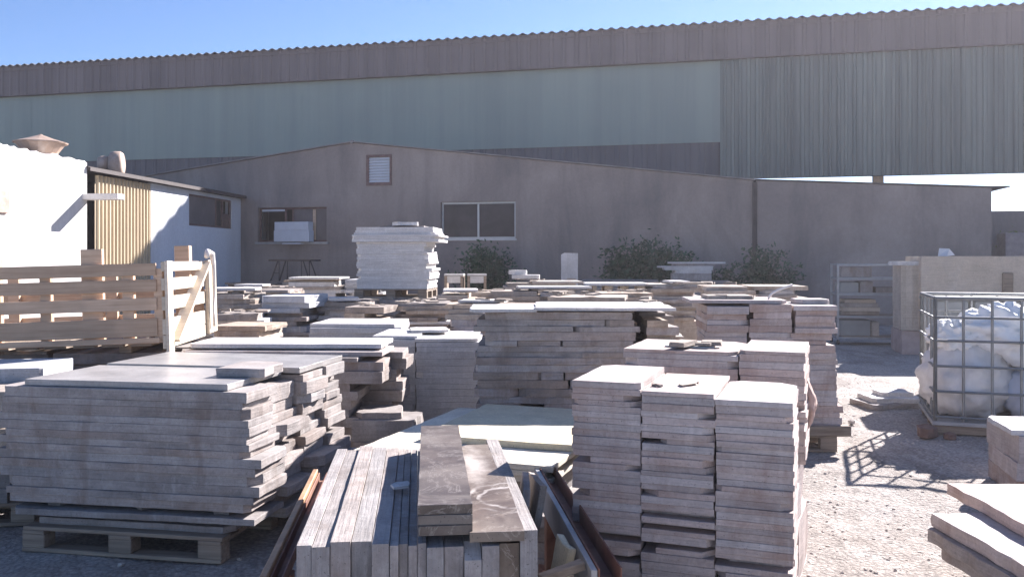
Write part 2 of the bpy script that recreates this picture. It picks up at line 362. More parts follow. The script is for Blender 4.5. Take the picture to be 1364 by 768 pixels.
# ------------------------------------------------------------------ ground
mb = MB()
def gz(x, y):
    if not (-14 < x < 14 and 0.2 < y < 24): return 0.0
    fade = min(1, (14-abs(x))/3, (y-0.2)/1.0, (24-y)/3)
    return fade * (0.022*mnoise.noise((x*0.7, y*0.7, 3.1)) + 0.012*mnoise.noise((x*2.6, y*2.6, 9.0)) + 0.010*mnoise.noise((x*6, y*6, 1.0)) + 0.006*mnoise.noise((x*13, y*13, 4.0))) - 0.012
step = 0.055
gx = [-250, -80, -30] + [-14 + i*0.5 for i in range(29)][1:-1] + [30, 80, 700]
gx = sorted(set([-250,-80,-30,-14] + [-14+i*0.5 for i in range(1, 28)] + [1.0 + i*step for i in range(75)] + [14, 30, 80, 250]))
gy = sorted(set([-250,-60,-10,0.2] + [0.2+i*0.5 for i in range(1, 48)] + [3.2 + i*step for i in range(120)] + [9.8 + i*.11 for i in range(60)] + [24, 60, 150, 250]))
mb.add([(x, y, gz(x, y)) for y in gy for x in gx], [(j*len(gx)+i, j*len(gx)+i+1, (j+1)*len(gx)+i+1, (j+1)*len(gx)+i) for j in range(len(gy)-1) for i in range(len(gx)-1)])
tag(mb.build("ground", 'ground', None, True), kind="structure")

def lump(mb, c, r, rng, n=6, k=0.35, flat=0.7):
    """small faceted stone"""
    cx, cy, cz = c; vs = []; rows = 3; off = rng.random()*9
    vs.append((cx, cy, cz - r*flat))
    for i in range(1, rows):
        a = math.pi*i/rows
        for j in range(n):
            t = TAU*j/n + off; q = r*(1 + rng.uniform(-k, k))
            vs.append((cx + q*math.sin(a)*math.cos(t), cy + q*math.sin(a)*math.sin(t), cz - q*flat*math.cos(a)))
    vs.append((cx, cy, cz + r*flat)); fs = []
    for j in range(n): fs.append((0, 1+(j+1)%n, 1+j))
    for i in range(rows-2):
        for j in range(n):
            a = 1+i*n; fs.append((a+j, a+(j+1)%n, a+n+(j+1)%n, a+n+j))
    a = 1+(rows-2)*n; t = len(vs)-1
    for j in range(n): fs.append((a+j, a+(j+1)%n, t))
    mb.add(vs, fs)

rg = random.Random(21); mb = MB()
for i in range(9000):
    y = 3.3 + 12.5*rg.random()**1.5; x = rg.uniform(1.1, 1.6 + y*0.62)
    r = 0.003 + 0.012*rg.random()**5
    lump(mb, (x, y, gz(x, y) + r*0.1), r, rg, 5, .45, .55)
for i in range(260):
    y = rg.uniform(3.3, 15); x = rg.uniform(-3.5, 2.6); r = 0.006 + 0.02*rg.random()**3
    lump(mb, (x, y, gz(x, y) + r*0.3), r, rg, 5)
tag(mb.build("gravel", 'pebble'), kind="stuff")

# ------------------------------------------------------------------ slabs
ORD = "first second third fourth fifth sixth seventh eighth ninth tenth eleventh twelfth thirteenth fourteenth fifteenth sixteenth seventeenth eighteenth nineteenth twentieth twenty-first twenty-second twenty-third twenty-fourth twenty-fifth twenty-sixth twenty-seventh twenty-eighth twenty-ninth thirtieth thirty-first thirty-second thirty-third".split()

def slab_mb(wx, wy, t, rough, rng, chip=0.15):
    """one slab: wandering sawn or broken edge, arrises knocked off, now and then a lost corner; base centre at the origin"""
    cs = [Vector((sx*wx/2, sy*wy/2)) + Vector((rng.uniform(-rough, rough), rng.uniform(-rough, rough))) for sx, sy in ((-1,-1),(1,-1),(1,1),(-1,1))]
    pts = []
    for i in range(4):
        a, b = cs[i], cs[(i+1) % 4]; l = (b-a).length; n = max(2, min(14, int(l/0.085)))
        c0 = rng.uniform(0.03, 0.09) if rng.random() < chip else 0.0
        nrm = Vector(((b-a).y, -(b-a).x)).normalized()
        for k in range(n):
            f = k/n
            p = a.lerp(b, f)
            if k == 0:
                if c0:
                    d0 = (cs[i-1]-a).normalized(); pts.append(a + d0*c0*rng.uniform(.5, 1)); pts.append(a + (b-a).normalized()*c0*rng.uniform(.5, 1)); continue
                pts.append(p); continue
            pts.append(p + nrm*rng.uniform(-1, 0.6)*rough)
    cen = sum(pts, Vector((0,0)))/len(pts); n = len(pts); bv = min(0.004, t*0.12, rough*0.5)
    def ring(ins, jit, z):
        out = []
        for p in pts:
            d = (p-cen); l = d.length; q = cen + d*((l-ins-rng.random()*jit)/l); out.append((q.x, q.y, z))
        return out
    lv = [(bv, 0, 0.0), (0, rough*0.5, bv)]
    if t > 0.05: lv.append((-rough*0.2, rough*0.7, t*rng.uniform(.35, .65)))
    lv += [(0, rough*0.5, t-bv), (bv, rough*0.25, t)]
    vs = []; fs = []
    for a in lv: vs += ring(*a)
    for k in range(len(lv)-1):
        for i in range(n): fs.append((k*n+i, k*n+(i+1)%n, (k+1)*n+(i+1)%n, (k+1)*n+i))
    fs += [tuple(range(n-1,-1,-1)), tuple(range((len(lv)-1)*n, len(lv)*n))]
    return MB().add(vs, fs)

NSLAB = {}
def put_slab(name, m, wx, wy, t, x, y, z, rz, label, cat, group, rng, rough=0.006, chip=0.15, rx=0.0, ry=0.0):
    o = slab_mb(wx, wy, t, rough, rng, chip).build(name, m)
    o.location = (x, y, z); o.rotation_euler = (rx, ry, rz); tag(o, label, cat, group)
    NSLAB[name] = NSLAB.get(name, 0) + 1
    return o

def stack(name, m, adj, where, x0, y0, rot, z0, cells, ztop, t, seed, rough=0.006, jit=0.01, rot_j=0.6, base=0.0, recess=0.0, ends=0.0, shape=None, chip=0.15, cat="stone slab", mats=None, gap=0.0):
    """a pile: each cell (lx0, lx1, ly0, ly1, phrase, dz) is a column of slabs laid one on another from z0 to ztop"""
    rng = random.Random(seed); r = rad(rot); c, s = math.cos(r), math.sin(r); out = []
    def W(lx, ly): return x0 + lx*c - ly*s, y0 + lx*s + ly*c
    if base:
        X0 = min(k[0] for k in cells); X1 = max(k[1] for k in cells); Y0 = min(k[2] for k in cells); Y1 = max(k[3] for k in cells)
        nb = max(1, round(base/0.35)); hb = base/nb
        for k in range(nb):
            px, py = W((X0+X1)/2 + rng.uniform(-.02, .02), (Y0+Y1)/2)
            which = "thick block at the bottom" if k == 0 else f"block {ORD[k]} from the ground"
            out.append(put_slab("stone_block", m, (X1-X0)*0.97, (Y1-Y0)*0.95, hb-0.002, px, py, z0 + k*hb, r, f"{adj} {which} of {where}", "stone block", f"blocks under {where}", rng, 0.02))
        z0 = z0 + base
    for cell in cells:
        lx0, lx1, ly0, ly1, phrase, dz = (list(cell) + [0.0])[:6] if len(cell) < 6 else cell
        zt = ztop + dz; ts = []; z = 0.0
        while z < zt - z0 - 1e-6:
            q = rng.uniform(*t)
            if zt - z0 - z - q < t[0]*0.6: q = zt - z0 - z
            ts.append(q); z += q
        z = z0; n = len(ts)
        for k, q in enumerate(ts):
            ax0, ax1, ay0, ay1 = lx0, lx1, ly0, ly1
            f = (z - z0)/max(0.01, zt - z0)
            if shape:
                d = shape(f, rng); ax0 += d[0]; ax1 += d[1]; ay0 += d[2]; ay1 += d[3]
            if rng.random() < recess: ay0 += rng.uniform(.04, .14)
            if ends: 
                ax1 += rng.uniform(-ends, ends*0.5)
                ax0 += rng.uniform(-ends*0.3, ends*0.3)
            if rng.random() < recess*0.5:
                if rng.random() < .5: ax1 -= rng.uniform(.08, .3)*(lx1-lx0)
                else: ax0 += rng.uniform(.08, .3)*(lx1-lx0)
            cx, cy = (ax0+ax1)/2 + rng.uniform(-jit, jit), (ay0+ay1)/2 + rng.uniform(-jit, jit)
            px, py = W(cx, cy)
            up = n - 1 - k
            pos = "topmost" if up == 0 else ("lowest" if k == 0 and n > 2 else f"{ORD[up]} from top")
            lab = f"{adj} slab, {pos} {phrase} of {where}" if phrase else f"{adj} slab, {pos} of {where}"
            mm = rng.choice(mats) if mats else m
            out.append(put_slab(name, mm, ax1-ax0, ay1-ay0, q-0.0012-gap*rng.random(), px, py, z, r + rad(rng.uniform(-rot_j, rot_j)), lab, cat, f"slabs of {where}", rng, rough, chip))
            z += q
    return out

def pallet(x, y, rot, label, wx=1.2, wy=0.8, m='woodold', z=0.0):
    t = thing("pallet", label, "pallet", (x, y, z), rad(rot), "wooden pallets under the stone")
    rng = random.Random(int(x*100+y*10))
    for yy in (-wy/2+0.05, 0, wy/2-0.05):
        MB().box(-wx/2, wx/2, yy-0.05, yy+0.05, 0.0, 0.022, 0.003).build("bottom_board", m, t)
        for xx in (-wx/2+0.07, 0, wx/2-0.07):
            MB().box(xx-0.07, xx+0.07, yy-0.048, yy+0.048, 0.022, 0.1, 0.004).build("block", m, t)
    for xx in (-wx/2+0.07, 0, wx/2-0.07):
        MB().box(xx-0.068, xx+0.068, -wy/2, wy/2, 0.1, 0.12, 0.003).build("stringer_board", m, t)
    k = 7
    for i in range(k):
        yy = -wy/2 + 0.05 + i*(wy-0.1)/(k-1)
        MB().box(-wx/2+rng.uniform(-.008,.008), wx/2+rng.uniform(-.008,.008), yy-0.046, yy+0.046, 0.12, 0.141, 0.003).build("deck_board", m, t)
    return t

def courses(name, m, adj, where, x0, y0, rot, z0, W_, D_, ztop, t, seed, rough=.008, recess=.1, mats=None, nmin=2, nmax=3):
    """a pile laid in level courses of a few lengths each, joints falling at random"""
    rng = random.Random(seed); r = rad(rot); c, s_ = math.cos(r), math.sin(r); z = z0; ts = []
    while z < ztop - 1e-6:
        q = rng.uniform(*t)
        if ztop - z - q < t[0]*.6: q = ztop - z
        ts.append(q); z += q
    z = z0; n = len(ts)
    for k, q in enumerate(ts):
        m_ = rng.choice((1, 2, 2, 3)); cuts = sorted([rng.uniform(.22, .78) for _ in range(m_-1)]); cuts = [0] + [c_*W_ for c_ in cuts] + [W_]
        if len(cuts) > 2 and any(b-a < .12*W_ for a, b in zip(cuts, cuts[1:])): cuts = [0, W_*rng.uniform(.35, .65), W_]
        ph = ("spanning",) if len(cuts) == 2 else (("at left", "at right") if len(cuts) == 3 else ("at left", "in middle", "at right"))
        for i, (a, b) in enumerate(zip(cuts, cuts[1:])):
            a2, b2 = a + .002, b - .002; y0_ = 0
            if i == 0: a2 += rng.uniform(-.05, .05)
            if i == len(cuts)-2: b2 += rng.uniform(-.1, .05)
            if rng.random() < recess:
                if rng.random() < .5: y0_ = rng.uniform(.05, .15)
                else: b2 -= rng.uniform(.06, .22)
            lx, ly = (a2+b2)/2, (y0_ + D_)/2 + rng.uniform(-.012, .012)
            up = n-1-k; pos = "top course" if up == 0 else f"{ORD[up]} course from top"
            put_slab(name, rng.choice(mats) if mats else m, b2-a2, D_-y0_, q-.0015, x0 + lx*c - ly*s_, y0 + lx*s_ + ly*c, z, r + rad(rng.uniform(-.4,.4)), f"{adj} slab {ph[i]}, {pos} of {where}", "stone slab", f"slabs of {where}", rng, rough, .2)
        z += q

# --- A: big grey pile on its pallet
pallet(-2.06, 5.42, -10.2, "weathered pallet carrying the big grey slab pile", 1.22, 1.3)
wA = "the big grey pile"
def shA(f, rng):
    lo = max(0.0, 0.26 - f)
    return (rng.uniform(-.03,.03) + lo*0.5*rng.random(), rng.uniform(-.03, .05) - f*0.03 + (0.06 if 0.1<f<0.4 else 0), 0, 0)
def locA(lx, ly):
    r = rad(-10.2); return -2.93 + lx*math.cos(r) - ly*math.sin(r), 4.96 + lx*math.sin(r) + ly*math.cos(r)
rgA = random.Random(5)
for k, (lx0, lx1, ly0, t, z) in enumerate(((.22, 1.40, .02, .036, .142), (.08, 1.56, -.03, .034, .206))):
    x, y = locA((lx0+lx1)/2, ly0+.19)
    put_slab("grey_stone", 'grey', lx1-lx0, .38, t, x, y, z, rad(-10.2+1.2*k), ("short grey slab resting straight on the pallet under the big grey pile", "thin grey slab on dark spacers low in the big grey pile")[k], "stone slab", "slabs of the big grey pile", rgA, .006, .4)
    for q, lx in enumerate((.32, .85, 1.34)):
        x, y = locA(lx, ly0+.19); put_slab("stone_spacer", 'greydark', .10, .24, .0265, x, y, z+t+.001, rad(-10.2), f"dark spacer, {ORD[q]} along {'the short lowest slab' if k == 0 else 'the thin slab'} under the big grey pile", "stone spacer", None, rgA, .006, .3)
stack("grey_stone", 'grey', "grey", wA, -2.93, 4.96, -10.2, 0.269, [(-.02, 1.52, 0.0, .36, "in front row")], .925, (.034, .058), 101, 0.006, 0.006, 0.35, recess=0.09, chip=.3, shape=shA)
def shA2(f, rng): return (0, rng.uniform(-.09, .03) + (rng.uniform(0, .10) if f < .4 else 0), 0, 0)
stack("grey_stone", 'grey', "grey", wA, -2.93, 4.96, -10.2, 0.142, [(.1, 1.52, .375, .72, "in second row", -.03), (.1, 1.53, .735, 1.08, "in third row", .0), (.1, 1.52, 1.095, 1.42, "in back row", .01)], .925, (.05, .085), 102, 0.009, 0.01, 0.8, shape=shA2)
# honed sheets covering the pile
rgA = random.Random(5)
def locA(lx, ly):
    r = rad(-10.2); return -2.93 + lx*math.cos(r) - ly*math.sin(r), 4.96 + lx*math.sin(r) + ly*math.cos(r)
for (lx0, lx1, ly0, ly1, z, lab) in ((.12, 1.38, .03, .70, .927, "honed grey sheet lying at the front on top of the big grey pile"), (.16, 1.50, .72, 1.44, .9365, "honed grey sheet lying at the back on top of the big grey pile")):
    x, y = locA((lx0+lx1)/2, (ly0+ly1)/2)
    put_slab("grey_sheet", 'polish', lx1-lx0, ly1-ly0, .034, x, y, z, rad(-10.2), lab, "stone sheet", "honed sheets on the big grey pile", rgA, .004, .0)
x, y = locA(1.30, .50); put_slab("grey_sheet", 'grey', .30, .38, .05, x, y, .9625, rad(-8), "small rough grey piece on the corner of the big grey pile", "stone sheet", "honed sheets on the big grey pile", rgA, .012, .4)

# --- A2: grey pile with ragged ends behind A
wA2 = "the ragged grey pile"
def shA3(f, rng): return (rng.uniform(-.05,.05), rng.uniform(-.28, .10), 0, 0)
stack("grey_stone", 'grey', "grey", wA2, -2.80, 7.0, -3, 0.0, [(0, 1.78, 0, .42, "in front row"), (0.1, 1.86, .44, .86, "in back row")], .86, (.06, .1), 111, 0.01, 0.015, 1.5, base=.30, shape=shA3)
put_slab("long_stone", 'pink', 1.66, .55, .035, -1.87, 7.32, .861, rad(-3), "long thin red-edged slab under the white plate of the ragged pile", "stone slab", None, rgA, .008)
put_slab("long_stone", 'white', 1.62, .60, .035, -1.88, 7.46, .912, rad(-2), "long white plate on top of the ragged grey pile", "stone slab", None, rgA, .01)
put_slab("stone_spacer", 'greydark', 1.5, .4, .014, -2.1, 7.42, .897, rad(-2), "thin dark strip under the long white plate", "stone spacer", None, rgA, .006)
for i, (x, y, z, wx, wy, t) in enumerate(((-1.02, 7.05, 0.0, .42, .5, .2), (-1.0, 7.08, .2, .5, .46, .17), (-1.08, 7.12, .37, .34, .4, .05))):
    put_slab("grey_block", 'grey', wx, wy, t-.002, x, y, z, rad(-12+7*i), ("bottom", "big middle", "small top")[i] + " grey block of the short pile by the cream sheets", "stone block", "short pile of blocks", rgA, .018, .5)

# --- B: tall pink pile of three columns
pallet(0.265 + .46*math.cos(rad(-20)) - .31*math.sin(rad(-20)), 3.795 + .46*math.sin(rad(-20)) + .31*math.cos(rad(-20)), -20, "weathered pallet under the tall pink pile", .95, .66)
wB = "the tall pink pile"
stack("paving_stone", 'pink', "pink", wB, .265, 3.795, -20, .142, [(0, .302, 0, .60, "in left column", .045), (.308, .612, -.006, .61, "in middle column", .015), (.618, .925, 0, .60, "in right column", -.005)], 1.075, (.021, .036), 121, 0.0028, 0.003, 0.4, recess=0.07, chip=.16, mats=['pink'])
rgB = random.Random(9)
put_slab("stone_flake", 'beige', .16, .08, .008, .80, 3.86, 1.0905, rad(25), "thin tan flake lying on the tall pink pile", "stone flake", None, rgB, .03, .5)
put_slab("stone_chip", 'grey', .05, .022, .01, .64, 3.80, 1.0905, rad(-15), "small grey chip on the tall pink pile", "stone chip", None, rgB, .006, .5)

# --- C: pink pile right behind B
wC = "the middle pink pile"
stack("paving_stone", 'pink', "pink", wC, .60, 4.66, -21, 0.0, [(0, .60, 0, .60, "in left column", 0), (.61, .93, 0, .62, "in right column", .012)], 1.17, (.026, .042), 131, 0.003, 0.004, 0.4, base=.62, recess=0.06)
put_slab("paving_stone", 'white', .26, .09, .006, .97, 4.72, 1.1715, rad(-21), "narrow white strip lying on the pink pile behind the tall one", "stone slab", None, rgB, .004)

# --- D: pink pile by the open ground
pallet(2.26, 7.86, -6, "pallet under the pink pile beside the open ground", 1.14, .84)
wD = "the pink pile beside the open ground"
def shD(f, rng): return (0, rng.uniform(-.02,.02)+ (0.05 if f < .18 else 0), 0, 0)
stack("paving_stone", 'pink', "pink", wD, 1.69, 7.52, -6, .142, [(.74, 1.10, 0, .78, "in right column", .0)], 1.25, (.034, .07), 141, 0.008, 0.012, 0.7, shape=shD, recess=.05)
stack("paving_stone", 'pink', "pink", wD, 1.69, 7.52, -6, .142, [(0, .36, 0, .78, "in left column", -.01), (.37, .73, 0, .78, "in middle column", .01)], 1.25, (.034, .07), 142, 0.008, 0.012, 0.7, base=.55, recess=.12)
for i, (lx, z, wx, wy, t, mm, lab) in enumerate(((.3, 1.262, .85, .7, .03, 'pink', "wide thin slab"), (.98, 1.252, .3, .3, .04, 'pink', "small pale slab"), (.25, 1.2935, .4, .35, .03, 'beige', "short tan slab"))):
    r_ = rad(-6); put_slab("paving_stone", mm, wx, wy, t, 1.69+lx*math.cos(r_)+.06*.4, 7.52+lx*math.sin(r_)+.4, z, r_+rad(2*i), lab + " lying on top of the pink pile beside the open ground", "stone slab", None, rgB, .008)
solo(MB().beam((0,0,0), (.52,-.02,0), .09, .09), "timber_beam", 'woodold', "dark timber beam end poking out under the pink pile", "timber beam", (2.38, 7.42, .18), rad(2))
solo(MB().tube([(0,0,0),(.03,0,.045),(.08,0,.075),(.14,.01,.095),(.22,.01,.125)], .011, 8), "plastic_hose", 'rope', "white bent hose end sticking up from the pink pile", "hose", (2.30, 7.75, 1.295), 0, smooth=True)

# --- E: grey brown pile in the middle
wE = "the wide grey pile in the middle"
def shE(f, rng): return (rng.uniform(-.02,.06), rng.uniform(-.05, .03), 0, 0)
def shE2(f, rng): return (rng.uniform(-.02,.02), rng.uniform(-.14, .06), rng.uniform(0, .08), 0)
courses("split_stone", 'grey', "grey", wE, -.25, 6.36, -1.5, 0, 1.23, .8, 1.262, (.034, .07), 151, .012, recess=.17, mats=['grey','grey','greybrown'])
stack("split_stone", 'grey', "grey", wE, -.25, 6.36, -1.5, 0, [(1.25, 1.46, 0, .4, "in front corner", -.07), (1.24, 1.54, .42, .8, "in back corner", -.04), (0.1, 1.42, .82, 1.4, "at the back", -.01)], 1.27, (.03, .065), 152, 0.012, 0.02, 4, shape=shE2, recess=.1, mats=['grey','beige','greybrown'])
put_slab("split_stone", 'white', 1.04, .9, .022, .69, 6.74, 1.2735, rad(-1.5), "long pale slab lying on top of the wide grey pile", "stone slab", None, rgB, .014)
put_slab("split_stone", 'white', .50, .7, .022, -.06, 6.66, 1.2635, rad(1), "short white slab lying on top of the wide grey pile", "stone slab", None, rgB, .014)

# --- F: pale smooth pile in the shade
wF = "the smooth pale pile"
stack("pale_stone", 'blue', "pale grey", wF, -1.27, 8.0, 1, 0, [(0, .37, .04, 1.0, "in left column", .0), (.38, .98, 0, 1.0, "in right column", -.02)], .90, (.045, .07), 161, 0.002, 0.004, 0.2, recess=.03, chip=.03)
put_slab("pale_stone", 'white', .60, .9, .028, -.62, 8.46, .883, rad(1), "white slab lying on the right of the smooth pale pile", "stone slab", None, rgB, .008)
put_slab("pale_stone", 'white', .42, .8, .028, -1.08, 8.50, .903, rad(-3), "white slab lying on the left of the smooth pale pile", "stone slab", None, rgB, .008)
put_slab("pale_stone", 'white', .36, .4, .026, -.84, 8.62, .933, rad(8), "small white offcut at the back of the smooth pale pile", "stone slab", None, rgB, .02, .5)
put_slab("pale_stone", 'white', .14, .3, .09, -.25, 8.25, .70, rad(4), "white offcut jutting from the side of the smooth pale pile", "stone slab", None, rgB, .01, .5)
wF2 = "the low pale pile before the shaded stacks"
stack("pale_stone", 'blue', "pale", wF2, -2.22, 9.45, 2, 0, [(0, 1.0, 0, 1.0, "", 0)], .90, (.06, .1), 163, 0.006, 0.015, 0.8, base=.42)
put_slab("pale_stone", 'white', .95, .9, .035, -1.74, 9.96, .902, rad(-3), "white slab covering the low pale pile", "stone slab", None, rgB, .012)

# --- H: cream sheets
wH = "the low cream pile"
def locH(lx, ly):
    r = rad(-20); return -.885 + lx*math.cos(r) - ly*math.sin(r), 4.82 + lx*math.sin(r) + ly*math.cos(r)
stack("grey_stone", 'grey', "grey", "the base under the cream sheets", -.86, 4.86, -20, 0.0, [(.02, 1.14, .02, 1.4, "", 0)], .49, (.06, .09), 171, 0.008, 0.02, 1.0, shape=lambda f, g: (0, g.uniform(-.12, .02), 0, 0))
for i, (lx0, lx1, ly0, ly1, z, t, lab) in enumerate(((0.02, 1.16, .02, 1.46, .491, .03, "lowest cream sheet of the low cream pile"), (-.01, 1.13, 0, 1.45, .523, .03, "second cream sheet from the bottom of the low cream pile"), (0, 1.17, .01, 1.47, .555, .03, "wide sunlit cream sheet of the low cream pile"), (.22, 1.2, .36, 1.5, .587, .035, "topmost cream sheet set back on the low cream pile"))):
    x, y = locH((lx0+lx1)/2, (ly0+ly1)/2)
    put_slab("cream_sheet", 'cream', lx1-lx0, ly1-ly0, t, x, y, z, rad(-20 + (1.5 if i == 3 else 0)), lab, "stone sheet", "cream sheets of the low cream pile", rgB, .007, .2)

# --- G: upright slabs in the steel rack
r_ = rad(6.2); gx0, gy0 = -.649, 2.6
def locG(lx, ly): return gx0 + lx*math.cos(r_) - ly*math.sin(r_), gy0 + lx*math.sin(r_) + ly*math.cos(r_)
rgG = random.Random(31); lx = 0.0; k = 0
while lx < .735 - .02:
    t = rgG.uniform(.046, .066); t = min(t, .735 - lx); L_ = 1.34 + rgG.uniform(-.02, .02)
    h = .665 + rgG.uniform(-.006, .006)
    if .255 < lx < .37: t = min(t, .028); h = .655 + rgG.uniform(-.004, .002)
    if lx > .37: h = .645
    edge = lx + t > .70
    if edge: h = .688
    o = slab_mb(h, L_, t-.002, .0018, rgG, .12).build("upright_stone", 'brown' if (lx > .6 and not edge) else 'grey')
    # slab stood on its long edge
    x, y = locG(lx, .67 + rgG.uniform(-.012, .012))
    o.rotation_euler = (0, rad(-90), r_); o.location = (x + (t-.002)*math.cos(r_), y, .125 + h/2)
    k += 1
    tag(o, f"grey slab standing on edge, {ORD[k-1]} from the rusty rail in the steel rack" if not edge else "pale grey edge strip standing beside the brown marble in the rack", "stone slab", "slabs standing in the steel rack")
    lx += t
rgM = random.Random(77)
for i in range(3):
    x, y = locG(.455, .655)
    put_slab("marble_tread", 'brown', .168, 1.30 - .01*i, .03, x, y, .802 + i*.0305, r_ - rad(.6), ("lowest", "middle", "topmost")[i] + " of three brown marble treads lying on the upright slabs", "marble tread", "brown marble treads on the rack", rgM, .002, .05)
x, y = locG(.615, .62)
put_slab("marble_tread", 'scuffed', .17, 1.26, .03, x, y, .782, r_ - rad(.9), "single brown marble tread with pale scratches beside the three stacked ones", "marble tread", "brown marble treads on the rack", rgM, .002, .05)
x, y = locG(.30, .60); put_slab("stone_chip", 'white', .075, .07, .008, x, y, .802, rad(25), "square white chip on the upright slabs", "stone chip", None, rgM, .004, .3)
# the rack itself
rk = thing("steel_rack", "rusty steel slab rack with a rail along each side", "rack", (gx0, gy0, 0), r_)
def channel(x, y0, y1, z, wd, ht, flip):
    m_ = MB(); th = .006
    m_.box(x-wd/2, x+wd/2, y0, y1, z-th, z, .001)
    m_.box(x-wd/2, x-wd/2+th, y0, y1, z, z+ht, .001)
    m_.box(x+wd/2-th, x+wd/2, y0, y1, z, z+ht, .001)
    return m_
ra = channel(-.108, .28, 1.74, .545, .045, .04, 0).build("side_rail", 'rust', rk)
rb = channel(1.03, .30, 1.86, .50, .085, .075, 0).build("side_rail", 'rust', rk)
MB().box(-.158, -.1335, .27, 1.74, .525, .603, .003).build("rail_lip", 'rustwood', ra)
MB().box(.962, .985, .30, 1.80, .43, .57, .002).build("rail_plate", 'zincdull', rb)
for xx, mt in ((-.108, 'rust'), (1.03, 'rust')):
    for yy in (.5, 1.65):
        MB().box(xx-.03, xx+.03, yy-.03, yy+.03, .06, (.532 if xx < 0 else .492), .004).build("post", mt, rk)
for yy in (.32, 1.1):
    MB().box(-.16, 1.06, yy-.04, yy+.04, .06, .121, .004).build("cross_beam", mt, rk)
for xx in (-.108, 1.03):
    MB().box(xx-.04, xx+.04, .1, 1.85, .0, .058, .004).build("floor_beam", mt, rk)
# offcuts leaning between rack and rail
for i, (lx, ly, wx, wy, t, ry, mm, lab) in enumerate(((.795, .92, .60, .36, .03, -84, 'grey', "tall grey offcut leaning on the edge strip in the rack"), (.85, 1.12, .56, .26, .03, -80, 'beige', "tan offcut leaning behind the tall grey offcut in the rack"), (.90, .62, .46, .16, .03, -78, 'cream', "narrow cream offcut leaning by the rack rail"), (.86, .38, .40, .2, .03, -82, 'greydark', "dark offcut leaning low beside the rack rail"))):
    x, y = locG(lx, ly)
    o = slab_mb(wx, wy, t, .012, rgM, .5).build("stone_offcut", mm); o.rotation_euler = (0, rad(ry), r_ + rad((-6, 5, 9, -4)[i]))
    o.location = (x, y, .122 + wx/2*abs(math.sin(rad(ry)))); tag(o, lab, "stone offcut", "offcuts leaning in the steel rack")
solo(MB().beam((0,0,0),(.16,.05,.03), .04, .03), "timber_batten", 'woodold', "short grey batten wedged beside the rack rail", "timber batten", (*locG(.79, .34), .53), r_)

# --- L: neighbouring pile at the edge
pallet(-3.62, 5.72, 8, "dark pallet on the ground beside the big grey pile", 1.2, .9)
t2 = pallet(-3.60, 5.70, 9, "orange pallet halfway up the pile beside the big grey one", 1.2, .9, 'woodorange', .33)
wL = "the pile on two pallets"
stack("pale_stone", 'greydark', "dark", "the layer between the two pallets", -4.2, 5.2, 8, .142, [(0, 1.1, 0, .85, "", 0)], .329, (.08, .1), 181, .01)
stack("pale_stone", 'blue', "bluish white", wL, -4.2, 5.2, 8, .472, [(0, 1.12, 0, .42, "in front row", -.04), (0, 1.12, .44, 1.06, "in back row", .05)], .87, (.05, .09), 182, .008, .02, 1.5, recess=.1, mats=['blue','blue','beige','white'])

# --- dark slabs under the crate
wK = "the dark pile under the timber crate"
stack("dark_stone", 'greydark', "dark", wK, -4.75, 7.02, 3, 0, [(0, .95, 0, 1.1, "in left column", 0), (.97, 1.86, .03, 1.15, "in right column", -.02)], .90, (.05, .1), 191, .016, .03, 2, base=.4, recess=.15, mats=['greydark','greydark','brown'])
for x, y in ((-4.3, 7.5), (-3.2, 7.56)):
    solo(MB().box(-.05, .05, -.5, .5, 0, .07, .004), "timber_bearer", 'woodold', f"timber bearer under the {'far' if x < -4 else 'gate'} end of the crate", "timber bearer", (x, y, .902 if x < -4 else .884), rad(4))

# ------------------------------------------------------------------ timber crate
cr = thing("timber_crate", "large open crate of pale pine rails with a braced end gate", "crate", (-2.82, 6.98, .975), rad(5))
cr.rotation_euler = (0, rad(-1.6), rad(5))
LC = 2.05; DC = 1.46
for z0, z1 in ((.055, .20), (.265, .365), (.415, .515), (.545, .645)):
    MB().box(-LC, -.04, -.012, .012, z0, z1, .003).build("rail", 'wood', cr)
MB().box(-LC, -.02, -.03, .0, .0, .045, .003).build("base_rail", 'wood', cr)
MB().box(-LC, -.02, DC-.03, DC, .0, .1, .003).build("base_rail", 'wood', cr)
for z0, z1 in ((.06, .16), (.30, .38)):
    MB().box(-LC, -.04, DC-.012, DC+.012, z0, z1, .003).build("rail", 'wood', cr)
for i in range(9):
    a = -LC + .02 + i*(LC-.06)/9
    MB().box(a, a+.17, .002, DC-.032, -.022, -.002, .003).build("floor_board", 'woodold', cr)
for x, wd, h, y in ((-1.30, .09, .735, .045), (-.91, .085, .60, .04), (-.555, .165, .77, .06), (-.27, .09, .60, .04), (-.03, .07, .60, .035), (-1.9, .12, .75, .05)):
    MB().box(x-wd/2, x+wd/2, y-.028, y+.028, 0, h, .004).build("post", 'wood', cr)
for x in (-1.8, -.9, -.1): MB().box(x-.05, x+.05, DC-.065, DC-.0125, 0, .62, .004).build("post", 'wood', cr)
MB().box(-.16, -.03, DC*.62, DC*.62+.10, 0, .80, .004).build("post", 'wood', cr)
g = MB()
gt = MB().box(.03, .055, -.02, .12, -.09, .66, .003).build("gate_post", 'woodlit', cr)
MB().box(.03, .06, DC-.26, DC-.11, -.03, .665, .003).build("gate_post", 'woodlit', cr)
MB().box(.02, .055, DC-.10, DC+.06, -.03, .66, .003).build("gate_post", 'woodlit', cr)
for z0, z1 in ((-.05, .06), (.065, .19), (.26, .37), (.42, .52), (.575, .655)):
    MB().box(.0, .028, -.01, DC+.02, z0, z1, .003).build("gate_board", 'woodlit', cr)
MB().beam((.044, .13, -.0), (.044, DC-.28, .64), .026, .10, (1,0,0)).build("brace", 'woodlit', cr)
